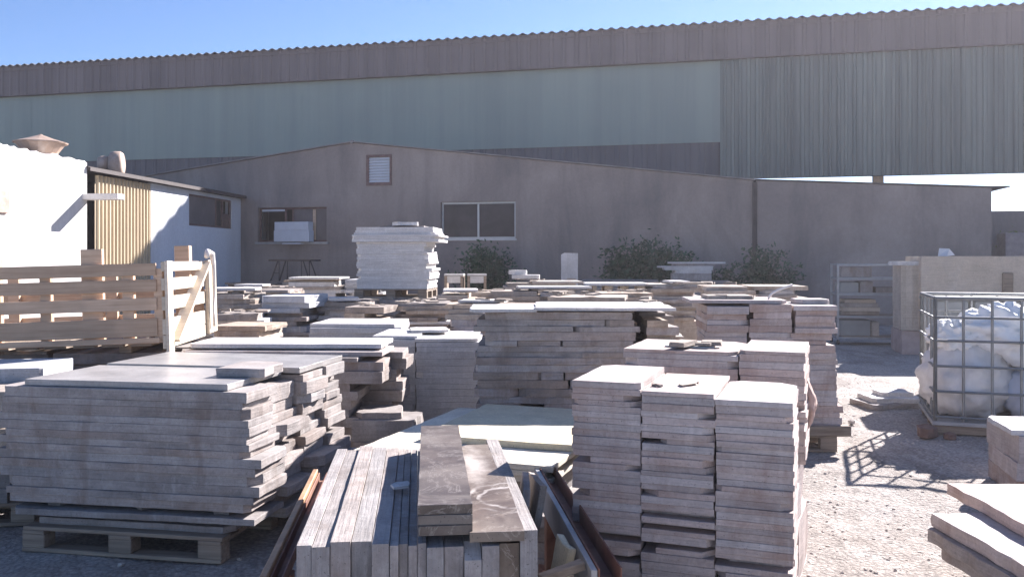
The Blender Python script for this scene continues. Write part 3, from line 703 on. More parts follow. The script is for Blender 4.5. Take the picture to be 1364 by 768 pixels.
mbr = MB(); pr = [(0,0,.0),(.0,.05,.05),(.02,.12,.03),(.03,.15,-.1),(.03,.16,-.3),(.03,.155,-.5),(.032,.16,-.66)]
mbr.tube(pr, [.022,.03,.028,.018,.016,.014,.012], 8)
solo(mbr, "rope", 'rope', "white rope looped over the crate gate and hanging down", "rope", (-2.86, 8.08, 1.67), rad(5), smooth=True)

# ------------------------------------------------------------------ stacks in the middle distance
wWS = "the white pile on the pallet"
stack("base_stone", 'grey', "grey", "the wide base carrying the white pile", -3.02, 12.6, -2, 0, [(0, 1.05, 0, 1.5, "in left column", -.05), (1.07, 2.05, .0, 1.5, "in right column", 0)], 1.06, (.08, .14), 201, .015, .03, 1.5, base=.66, recess=.2)
pallet(-1.78, 13.38, -4, "pallet under the white slab pile", 1.1, 1.0, 'woodold', 1.064)
def shW(f, rng):
    if f > .86: return (-.03+rng.uniform(-.02,.02)+.05*(f-.86)/.14, .10+rng.uniform(-.2,.04)-.1*(f-.86)/.14, .0, 0)
    if f > .74: return (-.06, .16+rng.uniform(-.06,.05), -.05, 0)
    if f > .60: return (rng.uniform(-.02,0), -.04+rng.uniform(-.06,.02), 0, 0)
    return (rng.uniform(-.006,.006), rng.uniform(-.03,.05), rng.uniform(-.003,.003), 0)
stack("white_stone", 'white', "white", wWS, -2.33, 12.95, -4, 1.206, [(0, 1.08, 0, .92, "", 0)], 2.13, (.028, .045), 202, .0025, .002, .25, shape=shW, chip=.3)
put_slab("grey_sheet", 'greydark', .70, .6, .025, -1.66, 13.4, 2.131, rad(-5), "dark thin sheet lying on the white slab pile", "stone sheet", None, rgB, .01)
put_slab("white_offcut", 'white', .42, .32, .05, -1.62, 13.1, 2.157, rad(12), "lumpy white offcut on the dark sheet of the white pile", "stone offcut", None, rgB, .03, .6)

far = [
 ("tan_stone", 'beige', "tan", "the tan pile left of the dark shaded pile", -4.10, 11.2, 0, 1.20, .64, [(0, .78, 0, .9)], (.07,.1), ['beige','grey']),
 ("grey_stone", 'greydark', "dark", "the dark shaded pile beside the tan one", -3.26, 11.1, -6, 1.19, .30, [(0, .62, 0, .9)], (.06,.1), ['grey','blue']),
 ("tan_stone", 'beige', "tan", "the ragged low pile before the white one", -2.58, 11.55, 3, 1.06, .66, [(0, .66, 0, .8)], (.05,.09), ['beige','white']),
 ("tan_stone", 'beige', "tan", "the pile behind the tan and dark pair", -4.65, 13.4, -2, 1.19, .8, [(0, 1.3, 0, .9)], (.06,.1), ['beige','white','grey']),
 ("pale_stone", 'white', "pale", "the pale pile left of the white one", -3.92, 15.0, 1, 1.28, .8, [(0, .98, 0, .9)], (.05,.1), ['white','beige']),
 ("pale_stone", 'blue', "bluish", "the bluish pile touching the white one", -2.90, 15.0, 1, 1.30, .9, [(0, .62, 0, .9)], (.05,.08), ['blue']),
 ("tan_stone", 'beige', "tan", "the tan pile just right of the white one", -1.02, 12.3, 2, 1.15, .6, [(0, .52, 0, 1.2)], (.05,.1), ['beige','white','pink']),
 ("tan_stone", 'pink', "pinkish", "the pinkish pile behind the smooth pale one", -.66, 9.3, -4, 1.16, .72, [(0, .66, 0, .6)], (.06,.1), ['pink','beige']),
 ("tan_stone", 'beige', "tan", "the low pile under the two wooden frames", -1.15, 14.3, 2, 1.11, .75, [(0, .95, 0, .9)], (.05,.1), ['beige','grey']),
 ("tan_stone", 'beige', "tan", "the tan pile behind the wide pile", -.36, 12.7, -3, 1.18, .8, [(0, .72, 0, .9), (.74, 1.42, .05, .9)], (.05,.1), ['beige','grey','white']),
 ("tan_stone", 'beige', "tan", "the second tan pile behind the wide pile", -.1, 15.4, 1, 1.27, .9, [(0, 1.3, 0, .9)], (.05,.1), ['beige','grey']),
 ("tan_stone", 'beige', "brown", "the pile under the white plate", 1.18, 13.1, -3, 1.12, .75, [(0, .88, 0, .9)], (.08,.12), ['beige','ochre']),
 ("tan_stone", 'beige', "tan", "the ragged tan pile beside the white plate", 2.12, 12.9, 2, 1.26, .72, [(0, .74, 0, .9)], (.04,.08), ['beige','beige','grey']),
 ("tan_stone", 'beige', "tan", "the tan pile behind the pink one", 2.16, 9.6, -4, 1.36, .95, [(0, .52, 0, .8), (.54, 1.08, .04, .8)], (.05,.09), ['beige']),
 ("grey_stone", 'grey', "grey", "the low grey pile carrying the upright slab", .75, 16.9, 0, 1.08, .8, [(0, 1.4, 0, .9)], (.07,.1), ['grey','beige']),
 ("dark_stone", 'greydark', "dark", "the long low pile before the bushes", 1.5, 19.2, -8, 1.17, .7, [(0, 1.75, 0, .8), (1.78, 3.4, .0, .8)], (.1,.16), ['greydark','grey']),
 ("dark_stone", 'greydark', "dark", "the dark pile under the steel table", -7.1, 21.4, -10, 1.07, .75, [(0, 1.4, 0, .9), (1.42, 2.8, 0, .9)], (.08,.16), ['greydark','grey']),
 ("tan_stone", 'beige', "tan", "the broken pile behind the white little one", -3.55, 10.1, 6, 1.02, .66, [(0, .7, 0, .7)], (.04,.09), ['beige','greybrown','white']),
 ("tan_stone", 'beige', "brown", "the brown pile between the ragged piles", -2.15, 10.75, -8, 1.04, .66, [(0, .6, 0, .7)], (.05,.1), ['greybrown','beige']),
 ("tan_stone", 'beige', "tan", "the tan pile before the wooden frames", -1.5, 11.2, 5, 1.08, .7, [(0, .72, 0, .8)], (.04,.09), ['beige','white','greybrown']),
 ("tan_stone", 'pink', "pinkish", "the pinkish pile behind the wide pile", .35, 9.2, -5, 1.26, .8, [(0, .85, 0, .8)], (.04,.08), ['pink','beige','white']),
 ("tan_stone", 'beige', "brown", "the brown pile before the white plate", 1.15, 11.2, 4, 1.22, .75, [(0, .85, 0, .8)], (.05,.09), ['greybrown','beige','beige']),
 ("tan_stone", 'greybrown', "brown", "the brown pile below the grey table pile", -5.3, 16.8, -6, 1.12, .75, [(0, 1.3, 0, .9)], (.05,.1), ['greybrown','beige','grey']),
 ("white_stone", 'white', "white", "the little white pile behind the crate gate", -3.2, 9.0, -5, .93, .6, [(0, .52, 0, .8)], (.05,.08), ['white','beige']),
]
for i, (nm, mt, adj, where, x, y, rt, zt, base, cells, t, mats) in enumerate(far):
    cs = [(a, b, c, d, ("in left column", "in right column")[k] if len(cells) > 1 else "", R.uniform(-.02, .02)) for k, (a, b, c, d) in enumerate(cells)]
    stack(nm, mt, adj, where, x, y, rt, 0, cs, zt, (t[0]*.75, t[1]*.8), 300+i, .018, .035, 4, base=base, recess=.15, ends=.16, mats=mats, chip=.4)
# loose pieces lying on those piles
def loose(nm, mt, wx, wy, t, x, y, z, rz, lab, cat="stone slab", grp=None, rough=.015, rx=0, ry=0):
    return put_slab(nm, mt, wx, wy, t, x, y, z, rad(rz), lab, cat, grp, rgB, rough, .4, rad(rx), rad(ry))
loose("white_stone", 'white', .96, .8, .035, 1.62, 13.55, 1.245, -3, "white plate raised on a row of blocks")
for i in range(4): loose("stone_spacer", 'ochre', .12, .6, .09, 1.24 + i*.25, 13.5 + .0*i, 1.148, -3, f"tan spacer block {('nearest', 'second', 'third', 'farthest')[i]} to the upright slab side under the white plate", "stone spacer")
loose("white_stone", 'white', 1.1, .6, .03, .62, 13.1, 1.212, 4, "flat white slab on the tan pile behind the wide pile")
loose("white_stone", 'white', .5, .4, .07, .25, 15.7, 1.297, -4, "white offcut on the second tan pile")
loose("white_stone", 'white', .3, .25, .08, .10, 15.75, 1.37, 20, "small white offcut on top of the other white offcut")
loose("standing_stone", 'blue', .33, .66, .045, 1.14, 17.12, 1.44, -3, "grey slab standing upright before the wall", rough=.004, rx=88)
loose("white_stone", 'white', .6, .5, .03, -3.7, 11.55, 1.24, 5, "white slab lying on the tan pile beside the dark one")
loose("white_stone", 'white', .45, .4, .03, -4.1, 13.7, 1.225, -8, "white slab lying behind the tan and dark pair")
loose("white_stone", 'white', .4, .35, .04, -2.3, 11.8, 1.09, 14, "white offcut on the ragged low pile")
loose("white_stone", 'white', .9, .8, .03, -3.42, 15.35, 1.305, -4, "white plate covering the pale pile")
loose("white_stone", 'white', .5, .7, .03, -.76, 12.75, 1.18, 3, "white slab on the tan pile right of the white one")
loose("white_stone", 'white', .5, .4, .025, -.32, 9.62, 1.175, -6, "white slab on the pinkish pile")
loose("white_stone", 'white', .3, .6, .03, 2.52, 13.3, 1.29, 4, "white slab on the ragged tan pile beside the white plate")
# pile of overhanging pieces by the wall
for i, (wx, t, x) in enumerate(((.9, .16, 4.0), (.8, .07, 4.02), (1.05, .05, 3.9), (1.2, .04, 3.86), (.9, .05, 4.05), (1.15, .04, 4.12))):
    z = 1.18 + sum((.16, .07, .05, .04, .05, .04)[:i])
    loose("pale_stone", 'white' if i not in (0, 4) else 'grey', wx, .6, t-.002, x, 19.3, z, -8 + 2*i, f"pale piece, {('lowest', 'second', 'third', 'fourth', 'fifth', 'topmost')[i]} of the overhanging heap beside the big bush", grp="pieces of the overhanging heap", rough=.02)

# small timber frames standing on a pile
for i, x in enumerate((-.98, -.60)):
    t = thing("box_frame", ("dull", "bright")[i] + " small wooden box frame standing behind the white pile", "wooden frame", (x, 14.75, 1.135), rad(-6+9*i), "small wooden box frames")
    for sx in (-1, 1): MB().box(sx*.14-.022, sx*.14+.022, -.1, .1, 0, .23, .003).build("upright", 'woodold', t)
    MB().box(-.165, .165, -.1, .1, .232, .265, .003).build("top_board", 'white', t)
    MB().box(-.115, .115, -.09, -.07, .11, .226, .003).build("panel", 'white', t)

# steel table
tb = thing("steel_table", "dark steel work table with splayed legs before the wall", "table", (-5.52, 21.9, 1.10), rad(-10))
MB().box(-.56, .58, -.3, .3, .5, .545, .005).build("tabletop", 'darkmetal', tb)
for sx in (-1, 1):
    for sy in (-1, 1):
        MB().tube([(sx*.52, sy*.26, 0), (sx*.34, sy*.22, .5)], .017, 6).build("leg", 'darkmetal', tb)
        MB().tube([(sx*.30, sy*.24, 0), (sx*.30, sy*.24, .5)], .013, 6).build("leg", 'darkmetal', tb)
MB().tube([(-.45, -.25, .2), (-.30, -.25, .2)], .01, 6).build("brace", 'darkmetal', tb)

# ------------------------------------------------------------------ buildings
PHI = math.atan(.236)
gb = thing("workshop_building", "low grey-brown rendered workshop with a shallow gable, before the green hall", "workshop", (0, 24, 0), -PHI)
def gtop(x):
    if x <= -4.76: return 5.03 - .122*(-4.76 - x)
    if x <= 6.47: return 5.03 - .119*(x + 4.76)
    return 3.694 - .053*(x - 6.47)
LEFTX = -16.0
win1 = (-7.81, -5.58, 2.16, 3.18); win2 = (-2.08, .10, 2.22, 3.26); lou = (-4.33, -3.55, 3.77, 4.66)
mb = wall_with_holes(MB(), LEFTX, 6.46, gtop, [win1, win2, lou], 0, .24, (-4.76,))
mb.build("wall", 'gable', gb)
mb = wall_with_holes(MB(), 6.54, 12.1, gtop, [], -.03, .24); 
mb.add([(12.1,.24,0),(12.1,7.8,0),(12.1,7.8,3.39),(12.1,.24,3.39)], [(0,1,2,3)])
mb.build("wall", 'gable', gb)
MB().box(6.44, 6.56, -.07, .2, 0, gtop(6.5)-.04, .004).build("pilaster", 'roofdark', gb)
MB().box(LEFTX, 12, .3, 7.6, 0, .02).build("floor", 'dark', gb)
def roof_pitch(xa, xb, ov=.0):
    m_ = MB(); n = max(2, int((xb-xa)/.22)); pts = []
    for i in range(n*4+1):
        x = xa + (xb-xa)*i/(n*4); pts.append((x, gtop(min(max(x, LEFTX), 12.1)) + .012))
    out = [(x, z+.03) for x, z in pts] + [(x, z) for x, z in reversed(pts)]
    k = len(pts); vs = [(x, -.07, z+.03) for x, z in pts] + [(x, 7.8, z+.03) for x, z in pts] + [(x, -.07, z) for x, z in pts] + [(x, 7.8, z) for x, z in pts]
    fs = []
    for i in range(k-1):
        fs += [(i, i+1, k+i+1, k+i), (2*k+i+1, 2*k+i, 3*k+i, 3*k+i+1), (i+1, i, 2*k+i, 2*k+i+1)]
    fs += [(0, k, 3*k, 2*k), (k-1, 3*k-1, 4*k-1, 2*k-1)]
    m_.add(vs, fs); return m_
rf = roof_pitch(LEFTX, -4.765).build("roof", 'rooffc', gb); roof_pitch(-4.755, 6.5).build("roof", 'rooffc', gb); roof_pitch(6.51, 12.5).build("roof", 'roofdark', gb)
MB().tube([(-4.76, -.08, 5.05), (-4.76, 7.8, 5.05)], .05, 8).build("ridge_cap", 'rooffc', rf)
def window(parent, x0, x1, z0, z1, fm, panes, fw=.055, y=.11):
    m_ = MB()
    m_.box(x0, x1, y, y+.05, z0, z0+fw, .004); m_.box(x0, x1, y, y+.05, z1-fw, z1, .004)
    m_.box(x0, x0+fw, y, y+.05, z0+fw, z1-fw, .004); m_.box(x1-fw, x1, y, y+.05, z0+fw, z1-fw, .004)
    for px in panes[1:]: m_.box(px[0]-fw/2, px[0]+fw/2, y-.004, y+.05, z0+fw, z1-fw, .004)
    f = m_.build("window", fm, parent)
    for i, (px, mm) in enumerate(panes):
        nx = panes[i+1][0] if i+1 < len(panes) else x1
        if mm: MB().box(px + fw*.4, nx - fw*.4, y+.022, y+.03, z0+fw*.6, z1-fw*.6).build("pane", mm, f)
    return f
f1 = window(gb, *win1, 'frame_brown', [(win1[0], None), (win1[0]+.86, None), (win1[0]+1.1, 'glassgrey')])
MB().box(win1[0]+.10, win1[0]+.84, .09, .105, win1[3]-.11, win1[3]-.05, .003).build("blind", 'box', f1)
MB().box(win1[0]-.06, win1[1]+.06, -.06, .05, win1[2]-.07, win1[2]-.002, .004).build("sill", 'zincdull', f1)
MB().box(win1[0]+1.75, win1[0]+1.85, .09, .105, win1[2]+.06, win1[3]-.06, .003).build("mullion", 'wood', f1)
f2 = window(gb, *win2, 'alu', [(win2[0], 'glassdark'), (win2[0]+1.08, 'glassdark')])
MB().box(win2[0]-.03, win2[1]+.03, -.03, .05, win2[2]-.05, win2[2]-.002, .004).build("sill", 'alu', f2)
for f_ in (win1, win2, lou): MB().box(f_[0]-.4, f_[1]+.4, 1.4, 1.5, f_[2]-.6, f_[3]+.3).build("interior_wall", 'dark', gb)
lv = MB(); lv.box(lou[0], lou[1], -.03, .06, lou[2], lou[2]+.09, .004); lv.box(lou[0], lou[1], -.03, .06, lou[3]-.07, lou[3], .004)
lv.box(lou[0], lou[0]+.08, -.03, .06, lou[2]+.09, lou[3]-.07, .004); lv.box(lou[1]-.06, lou[1], -.03, .06, lou[2]+.09, lou[3]-.07, .004)
lvo = lv.build("louvre_frame", 'frame_brown', gb)
sl_ = MB()
for i in range(9):
    z = lou[2] + .10 + i*.081; sl_.add([(lou[0]+.08, -.01, z), (lou[1]-.06, -.01, z), (lou[1]-.06, .05, z+.075), (lou[0]+.08, .05, z+.075), (lou[0]+.08, .002, z-.008), (lou[1]-.06, .002, z-.008), (lou[1]-.06, .06, z+.068), (lou[0]+.08, .06, z+.068)], [(0,1,2,3),(7,6,5,4),(0,4,5,1),(3,2,6,7),(0,3,7,4),(1,5,6,2)])
sl_.build("slats", 'box', lvo)
# two white cartons on the window ledge
def wloc(lx, ly): return lx*math.cos(PHI) + ly*math.sin(PHI), 24 - lx*math.sin(PHI) + ly*math.cos(PHI)
def ledge_box(x0, x1, z0, z1, lab):
    x, y = wloc((x0+x1)/2, -.13)
    solo(MB().box(-(x1-x0)/2, (x1-x0)/2, -.16, .16, 0, z1-z0, .008), "carton", 'box', lab, "carton", (x, y, z0), -PHI, "white cartons on the ledge")
tl = MB().box(-.30, .30, -.25, .0, 0, .04, .004); x, y = wloc(-6.55, -.06); solo(tl, "ledge_board", 'box', "white board bracketed under the workshop window", "board", (x, y, 2.085), -PHI)
ledge_box(-7.12, -6.0, 2.16, 2.49, "lower white carton before the open workshop window")
ledge_box(-7.10, -6.02, 2.492, 2.74, "upper white carton before the open workshop window")

# hall
hl = thing("industrial_hall", "huge long hall clad in green and brown profiled sheeting", "industrial hall", (0, 32, 0), -PHI)
HX0, HX1, JX = -60.0, 40.0, 7.5
ZT = 9.86
mb = MB(); corr(mb, HX0, JX, 5.75, 8.62, 1.05, .007, 0, .0, None, .96); mb.build("green_cladding", 'green', hl)
mb = MB(); corr(mb, HX0, JX, 0, 5.75, .5, .03, .06); mb.build("lower_cladding", 'lower', hl)
mb = MB(); corr(mb, JX, HX1, 4.45, 8.62, .27, .06, -.06, .35, random.Random(3), .48)
mb.add([(JX,-.06,4.45),(JX,.06,4.45),(JX,.06,8.62),(JX,-.06,8.62)], [(0,1,2,3)]); mb.build("ribbed_cladding", 'darkgreen', hl)
mb = MB(); corr(mb, HX0, HX1, 8.60, ZT+.0, .42, .035, -.20, .15, random.Random(4), .6)
mb.add([(HX0,-.235,8.60),(HX1,-.235,8.60),(HX1,.1,8.60),(HX0,.1,8.60)], [(0,1,2,3)])
mb.build("fascia", 'fascia', hl)
MB().box(HX0, HX1, -.262, -.24, ZT-.20, ZT-.145).build("fascia_trim", 'fascia', hl)
pts = []; x = HX0
while x < HX1:
    for q in range(6): pts.append((x + .36*q/6, ZT + .02 + .04*math.cos(TAU*q/6)))
    x += .36
k = len(pts); vs = [(a, -.34, z) for a, z in pts] + [(a, 24, z + 1.2) for a, z in pts] + [(a, -.34, z-.03) for a, z in pts]
mb = MB().add(vs, [(i, i+1, k+i+1, k+i) for i in range(k-1)] + [(2*k+i, 2*k+i+1, i+1, i) for i in range(k-1)]); mb.build("roof", 'zinc', hl)
MB().box(HX0, HX1, -.15, 23.9, ZT-.12, ZT-.06).build("ceiling_deck", 'lower', hl)
MB().box(HX0, JX, 23.6, 23.9, 0, ZT-.13).build("back_wall", 'lower', hl)
MB().box(JX+.01, HX1, 23.6, 23.9, 7.2, ZT-.13).build("back_wall", 'lower', hl)
MB().box(JX-.2, JX-.02, .2, 23.5, 0, ZT-.13).build("partition", 'lower', hl)
MB().box(JX, HX1, .02, .14, 4.45, 4.72, .01).build("eaves_beam", 'darkmetal', hl)
for xx in (12.72, 26.5, 36.3):
    MB().box(xx-.16, xx+.16, .15, .45, 0, ZT-.13, .01).build("column", 'rustwood' if xx < 13 else 'darkmetal', hl)
    if xx > 13: MB().box(xx-.16, xx+.16, 23.1, 23.4, 0, ZT-.13, .01).build("column", 'darkmetal', hl)
def hloc(lx, ly): return lx*math.cos(PHI) + ly*math.sin(PHI), 32 - lx*math.sin(PHI) + ly*math.cos(PHI)
x, y = hloc(14.2, -1.4); solo(MB().box(0, 22, 0, .25, 0, 3.15, .01), "yard_wall", 'gable', "dark brown wall under the open bay of the hall", "wall", (x, y, 0), -PHI)
for i in range(3):
    x, y = hloc(15.55 + i*1.02, -3.4); solo(MB().box(0, 1.0, 0, .8, 0, 2.42, .02), "concrete_block", 'pinkblock', ("first", "second", "third")[i] + " big pinkish block counted from the workshop corner", "concrete block", (x, y, 0), -PHI, "big pinkish blocks by the workshop corner")

# white building at the side
U = Vector((.083, 1, 0)).normalized(); ang = math.atan2(U.y, U.x)
wb = thing("whitewashed_building", "sunlit whitewashed outbuilding with a yellow corrugated door", "outbuilding", (-8.83, 17.7, 0), ang)
rgW = random.Random(12)
mb = MB(); n = 110; S0 = -10.0
tops = [3.655 + rgW.uniform(-.03, .02) for i in range(n+1)]; tops[n] = 3.62
front = [(S0 + (0-S0)*i/n) for i in range(n+1)]
hole = (-3.5, -2.46, 2.46, 2.84)
for i in range(n):
    a, b = front[i], front[i+1]; za, zb = tops[i], tops[i+1]
    mb.add([(a,-.12,0),(b,-.12,0),(b,-.12,zb),(a,-.12,za),(a,.3,za),(b,.3,zb)], [(0,1,2,3),(3,2,5,4)])
mb.add([(0,-.12,0),(0,6,0),(0,6,3.62),(0,-.12,3.62)], [(0,1,2,3)])
mb.build("wall", 'whitewall', wb)
MB().box(S0, -.01, .3, 6, 3.4, 3.55).build("roof_slab", 'rooffc', wb)
sh = MB().box(hole[0], hole[1], -.17, -.122, hole[2], hole[3], .005).build("shutter", 'mesh', wb)
wx_ = (4.85, 7.6, 2.53, 3.36)
mb = wall_with_holes(MB(), 2.86, 8.75, lambda x: 3.46, [wx_], 0, .2); mb.build("wall", 'whitepanel', wb)
mb = MB(); corr(mb, .56, 2.84, .02, 3.43, .145, .04, .04, .0, None, .45); dr = mb.build("door", 'yellow', wb)
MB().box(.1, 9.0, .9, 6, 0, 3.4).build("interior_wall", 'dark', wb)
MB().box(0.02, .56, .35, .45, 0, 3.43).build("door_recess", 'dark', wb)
wf = MB(); wf.box(wx_[0], wx_[1], .03, .09, wx_[2], wx_[2]+.06, .004); wf.box(wx_[0], wx_[1], .03, .09, wx_[3]-.05, wx_[3], .004)
for a in (wx_[0], wx_[0]+1.7, wx_[0]+2.15, wx_[1]-.06): wf.box(a, a+.06, .03, .09, wx_[2]+.06, wx_[3]-.05, .004)
wo = wf.build("window", 'frame_brown', wb)
MB().box(wx_[0]+.06, wx_[0]+1.7, .05, .07, wx_[2]+.06, wx_[3]-.05).build("pane", 'glassgrey', wo)
MB().box(wx_[0]+1.76, wx_[0]+2.15, .08, .1, wx_[2]+.06, wx_[3]-.05).build("pane", 'dark', wo)
MB().box(wx_[0]+2.21, wx_[1]-.06, .06, .08, wx_[2]+.06, wx_[3]-.4).build("pane", 'frame_brown', wo)
pl = MB(); pl.add([(-.02,-.17,3.49),(9.1,-.17,3.49),(9.1,6,3.95),(-.02,6,3.95),(-.02,-.17,3.55),(9.1,-.17,3.55),(9.1,6,4.05),(-.02,6,4.05)], [(3,2,1,0),(4,5,6,7),(0,1,5,4),(1,2,6,5),(2,3,7,6),(3,0,4,7)])
rw = pl.build("roof", 'roofdark', wb)
MB().box(.0, 9.1, -.195, -.172, 3.46, 3.535).build("fascia_board", 'darkmetal', rw)
MB().box(-.16, .12, -.86, -.0, 2.86, 2.98, .01).build("projecting_beam", 'whitewall', wb)
def bloc(s, d):
    p = Vector((-8.83, 17.7, 0)) + U*s + Vector((-U.y, U.x, 0))*d; return p.x, p.y
x, y = bloc(-.65, .45)
vc = thing("roof_vent", "weathered conical vent cap on the whitewashed roof", "roof vent", (x, y, 3.57))
MB().lathe([(.31, 0), (.31, .17), (.45, .36)], 16).build("flue", 'cowl', vc)
MB().lathe([(.49, .362), (.50, .385), (.27, .45), (.05, .53), (.02, .55)], 16).build("cap", 'cowl', vc)
x, y = bloc(2.6, .75)
vf = thing("roof_fan", "round pale fan housing on the dark lean-to roof", "roof fan", (x, y, 3.52))
mt = Matrix.Translation((0, 0, .36)) @ Matrix.Rotation(rad(14), 4, 'Z') @ Matrix.Rotation(rad(90), 4, 'Y')
MB().lathe([(.16, -.36), (.19, -.30), (.19, -.12)], 18, mt).build("inlet", 'cowl', vf, True)
MB().lathe([(.20, -.12), (.29, -.08), (.31, 0), (.31, .12), (.27, .18), (.2, .2)], 22, mt).build("housing", 'cowl', vf, True)
MB().box(-.2, .2, -.16, .16, 0, .12, .01).build("foot", 'cowl', vf)

# ------------------------------------------------------------------ right side of the yard
rk2 = thing("shelf_rack", "pale steel shelf rack on castors loaded with stone samples", "shelf rack", (6.94, 16.9, 0), rad(-8))
for sx in (-1, 1):
    for sy in (-1, 1):
        p_ = MB().box(sx*.60-.02, sx*.60+.02, sy*.28-.02, sy*.28+.02, .09, 1.56, .003).build("post", 'zincdull', rk2)
        MB().lathe([(.045, -.02), (.045, .02)], 12, Matrix.Translation((sx*.6, sy*.28, .045)) @ Matrix.Rotation(rad(90), 4, 'Y')).build("castor", 'darkmetal', p_)
for z in (.13, .54, .97, 1.27, 1.54):
    m_ = MB()
    for sy in (-1, 1): m_.box(-.58, .58, sy*.28-.018, sy*.28+.018, z-.02, z+.02, .003)
    for sx in (-1, 1): m_.box(sx*.6-.017, sx*.6+.017, -.26, .26, z-.018, z+.018, .003)
    so_ = m_.build("shelf_frame", 'zincdull', rk2)
    if z < 1.5: MB().box(-.575, .575, -.26, .26, z+.02, z+.032).build("shelf_board", 'zincdull' if z > .9 else 'woodold', so_)
def on_rack(nm, lx0, lx1, z0, z1, mt, lab, cat):
    r = rad(-8); lx = (lx0+lx1)/2
    solo(MB().box(-(lx1-lx0)/2, (lx1-lx0)/2, -.21, .21, 0, z1-z0, .006), nm, mt, lab, cat, (6.94 + lx*math.cos(r), 16.9 + lx*math.sin(r), z0), r, "goods on the shelf rack")
on_rack("sample_box", -.52, .04, 1.304, 1.50, 'grey', "grey box alone on the uppermost shelf", "box")
on_rack("sample_box", -.54, -.20, 1.004, 1.20, 'plastic', "grey-green box on the shelf below the top", "box")
on_rack("sample_box", -.17, .06, 1.004, 1.22, 'grey', "narrow box beside the grey-green one", "box")
on_rack("sample_box", .12, .54, 1.004, 1.11, 'greydark', "low dark box beside the narrow one on the rack", "box")
on_rack("stone_plate", -.54, .18, .574, .64, 'beige', "lowest tan plate on the middle rack shelf", "stone plate")
on_rack("stone_plate", -.50, .20, .642, .72, 'ochre', "second tan plate on the middle rack shelf", "stone plate")
on_rack("stone_plate", -.54, .16, .722, .80, 'beige', "third tan plate on the middle rack shelf", "stone plate")
on_rack("stone_plate", -.46, .12, .802, .87, 'ochre', "topmost tan plate on the middle rack shelf", "stone plate")
on_rack("sample_box", -.54, .02, .164, .47, 'plastic', "large grey-green box on the lowest rack shelf", "box")
on_rack("sample_box", .04, .18, .164, .44, 'beige', "narrow tan block on the lowest rack shelf", "stone block")

# big ochre block behind the cage
bk = slab_mb(2.6, 1.1, 1.28, .02, random.Random(2), .1); o = bk.build("ochre_block", 'ochre'); o.location = (8.35, 15.0, .42); o.rotation_euler = (0, 0, rad(-12)); tag(o, "huge ochre stone block behind the wire cage", "stone block")
o = slab_mb(.36, .9, 1.12, .05, random.Random(4), .5).build("ochre_block", 'ochre'); o.location = (7.02, 15.35, .42); o.rotation_euler = (0, 0, rad(-12)); tag(o, "rough-edged narrow ochre block between rack and huge block", "stone block")
o = slab_mb(.46, .6, .07, .05, random.Random(6), .7).build("ochre_block", 'white'); o.location = (6.96, 15.2, 1.542); o.rotation_euler = (0, 0, rad(-4)); tag(o, "broken pale slab on the rough narrow ochre block", "stone slab")
o = slab_mb(3.3, 1.0, .41, .02, random.Random(8), .2).build("stone_block", 'pinkblock'); o.location = (8.48, 15.1, 0); o.rotation_euler = (0, 0, rad(-12)); tag(o, "low pinkish plinth under the ochre blocks", "stone block")
mb = MB(); rf_ = random.Random(5); mb.add([(0,0,0),(.05,.1,.14),(.2,.05,.13),(.28,.02,.02),(.12,-.08,.0),(.14,.12,.02)], [(0,4,2,1),(4,3,2),(1,2,5),(2,3,5),(0,1,5)])
solo(mb, "plastic_wrap", 'sack', "crumpled pale plastic wrap on the huge ochre block", "plastic wrap", (7.35, 14.9, 1.70), rad(-10))
solo(MB().box(-.08, .08, -.04, .04, 0, .38, .02), "timber_wedge", 'woodold', "brown timber wedge standing against the huge ochre block", "timber wedge", (8.28, 14.42, 1.05), rad(-12))
solo(MB().box(-.25, .25, -.3, .3, 0, .62, .01), "timber_wedge_stand", 'pinkblock', "pinkish pedestal block holding the brown timber wedge", "stone block", (8.28, 14.2, .43), rad(-12)) if False else None

# grey plastic crates behind the cage
for i, (x, wd) in enumerate(((5.20, .40), (5.75, .58), (6.45, .7))):
    t = thing("plastic_bin", ("narrow", "middle", "widest")[i] + " grey slotted plastic bin behind the wire cage", "plastic bin", (x, 10.4 - .12*i, 0), rad(-14), "grey slotted bins behind the cage")
    b_ = MB(); b_.box(-wd/2, wd/2, -.3, .3, 0, 1.16, .01); b_.build("body", 'plastic', t)
    for q in range(3):
        a = -wd/2 + .06 + q*(wd-.06)/3
        MB().box(a, a+(wd-.06)/3-.06, -.325, -.302, .12 if i != 1 else .75, 1.06, .004).build("rib", 'plastic', t)
    MB().box(-wd/2-.015, wd/2+.015, -.315, .315, 1.161, 1.20, .005).build("rim", 'plastic', t)

# wire cage
CA = rad(-19.5); cgx, cgy = 4.02, 8.2; CW, CD, CH = 1.2, 1.15, 1.16
cg = thing("wire_cage", "galvanised tube cage on a skid, stuffed with white sacks", "wire cage", (cgx, cgy, 0), CA)
def grille(a, b, nx, zs, r=.013):
    m_ = MB(); a, b = Vector(a), Vector(b)
    for i in range(nx+1):
        p = a.lerp(b, i/nx); m_.tube([(p.x, p.y, .12), (p.x, p.y, .12+CH)], r*(1.35 if i in (0, nx) else 1), 6)
    for z in zs:
        off = Vector((-(b-a).y, (b-a).x, 0)).normalized()*(-.016)
        m_.tube([(a.x+off.x, a.y+off.y, z), (b.x+off.x, b.y+off.y, z)], r, 6)
    return m_
ZS = (.16, .40, .64, .88, 1.10)
grille((0,0,0), (CW,0,0), 5, ZS).build("front_grille", 'zinc', cg)
grille((CW,CD,0), (0,CD,0), 5, ZS).build("back_grille", 'zinc', cg)
grille((0,CD,0), (0,0,0), 4, ZS).build("side_grille", 'zinc', cg)
grille((CW,0,0), (CW,CD,0), 4, ZS).build("side_grille", 'zinc', cg)
m_ = MB()
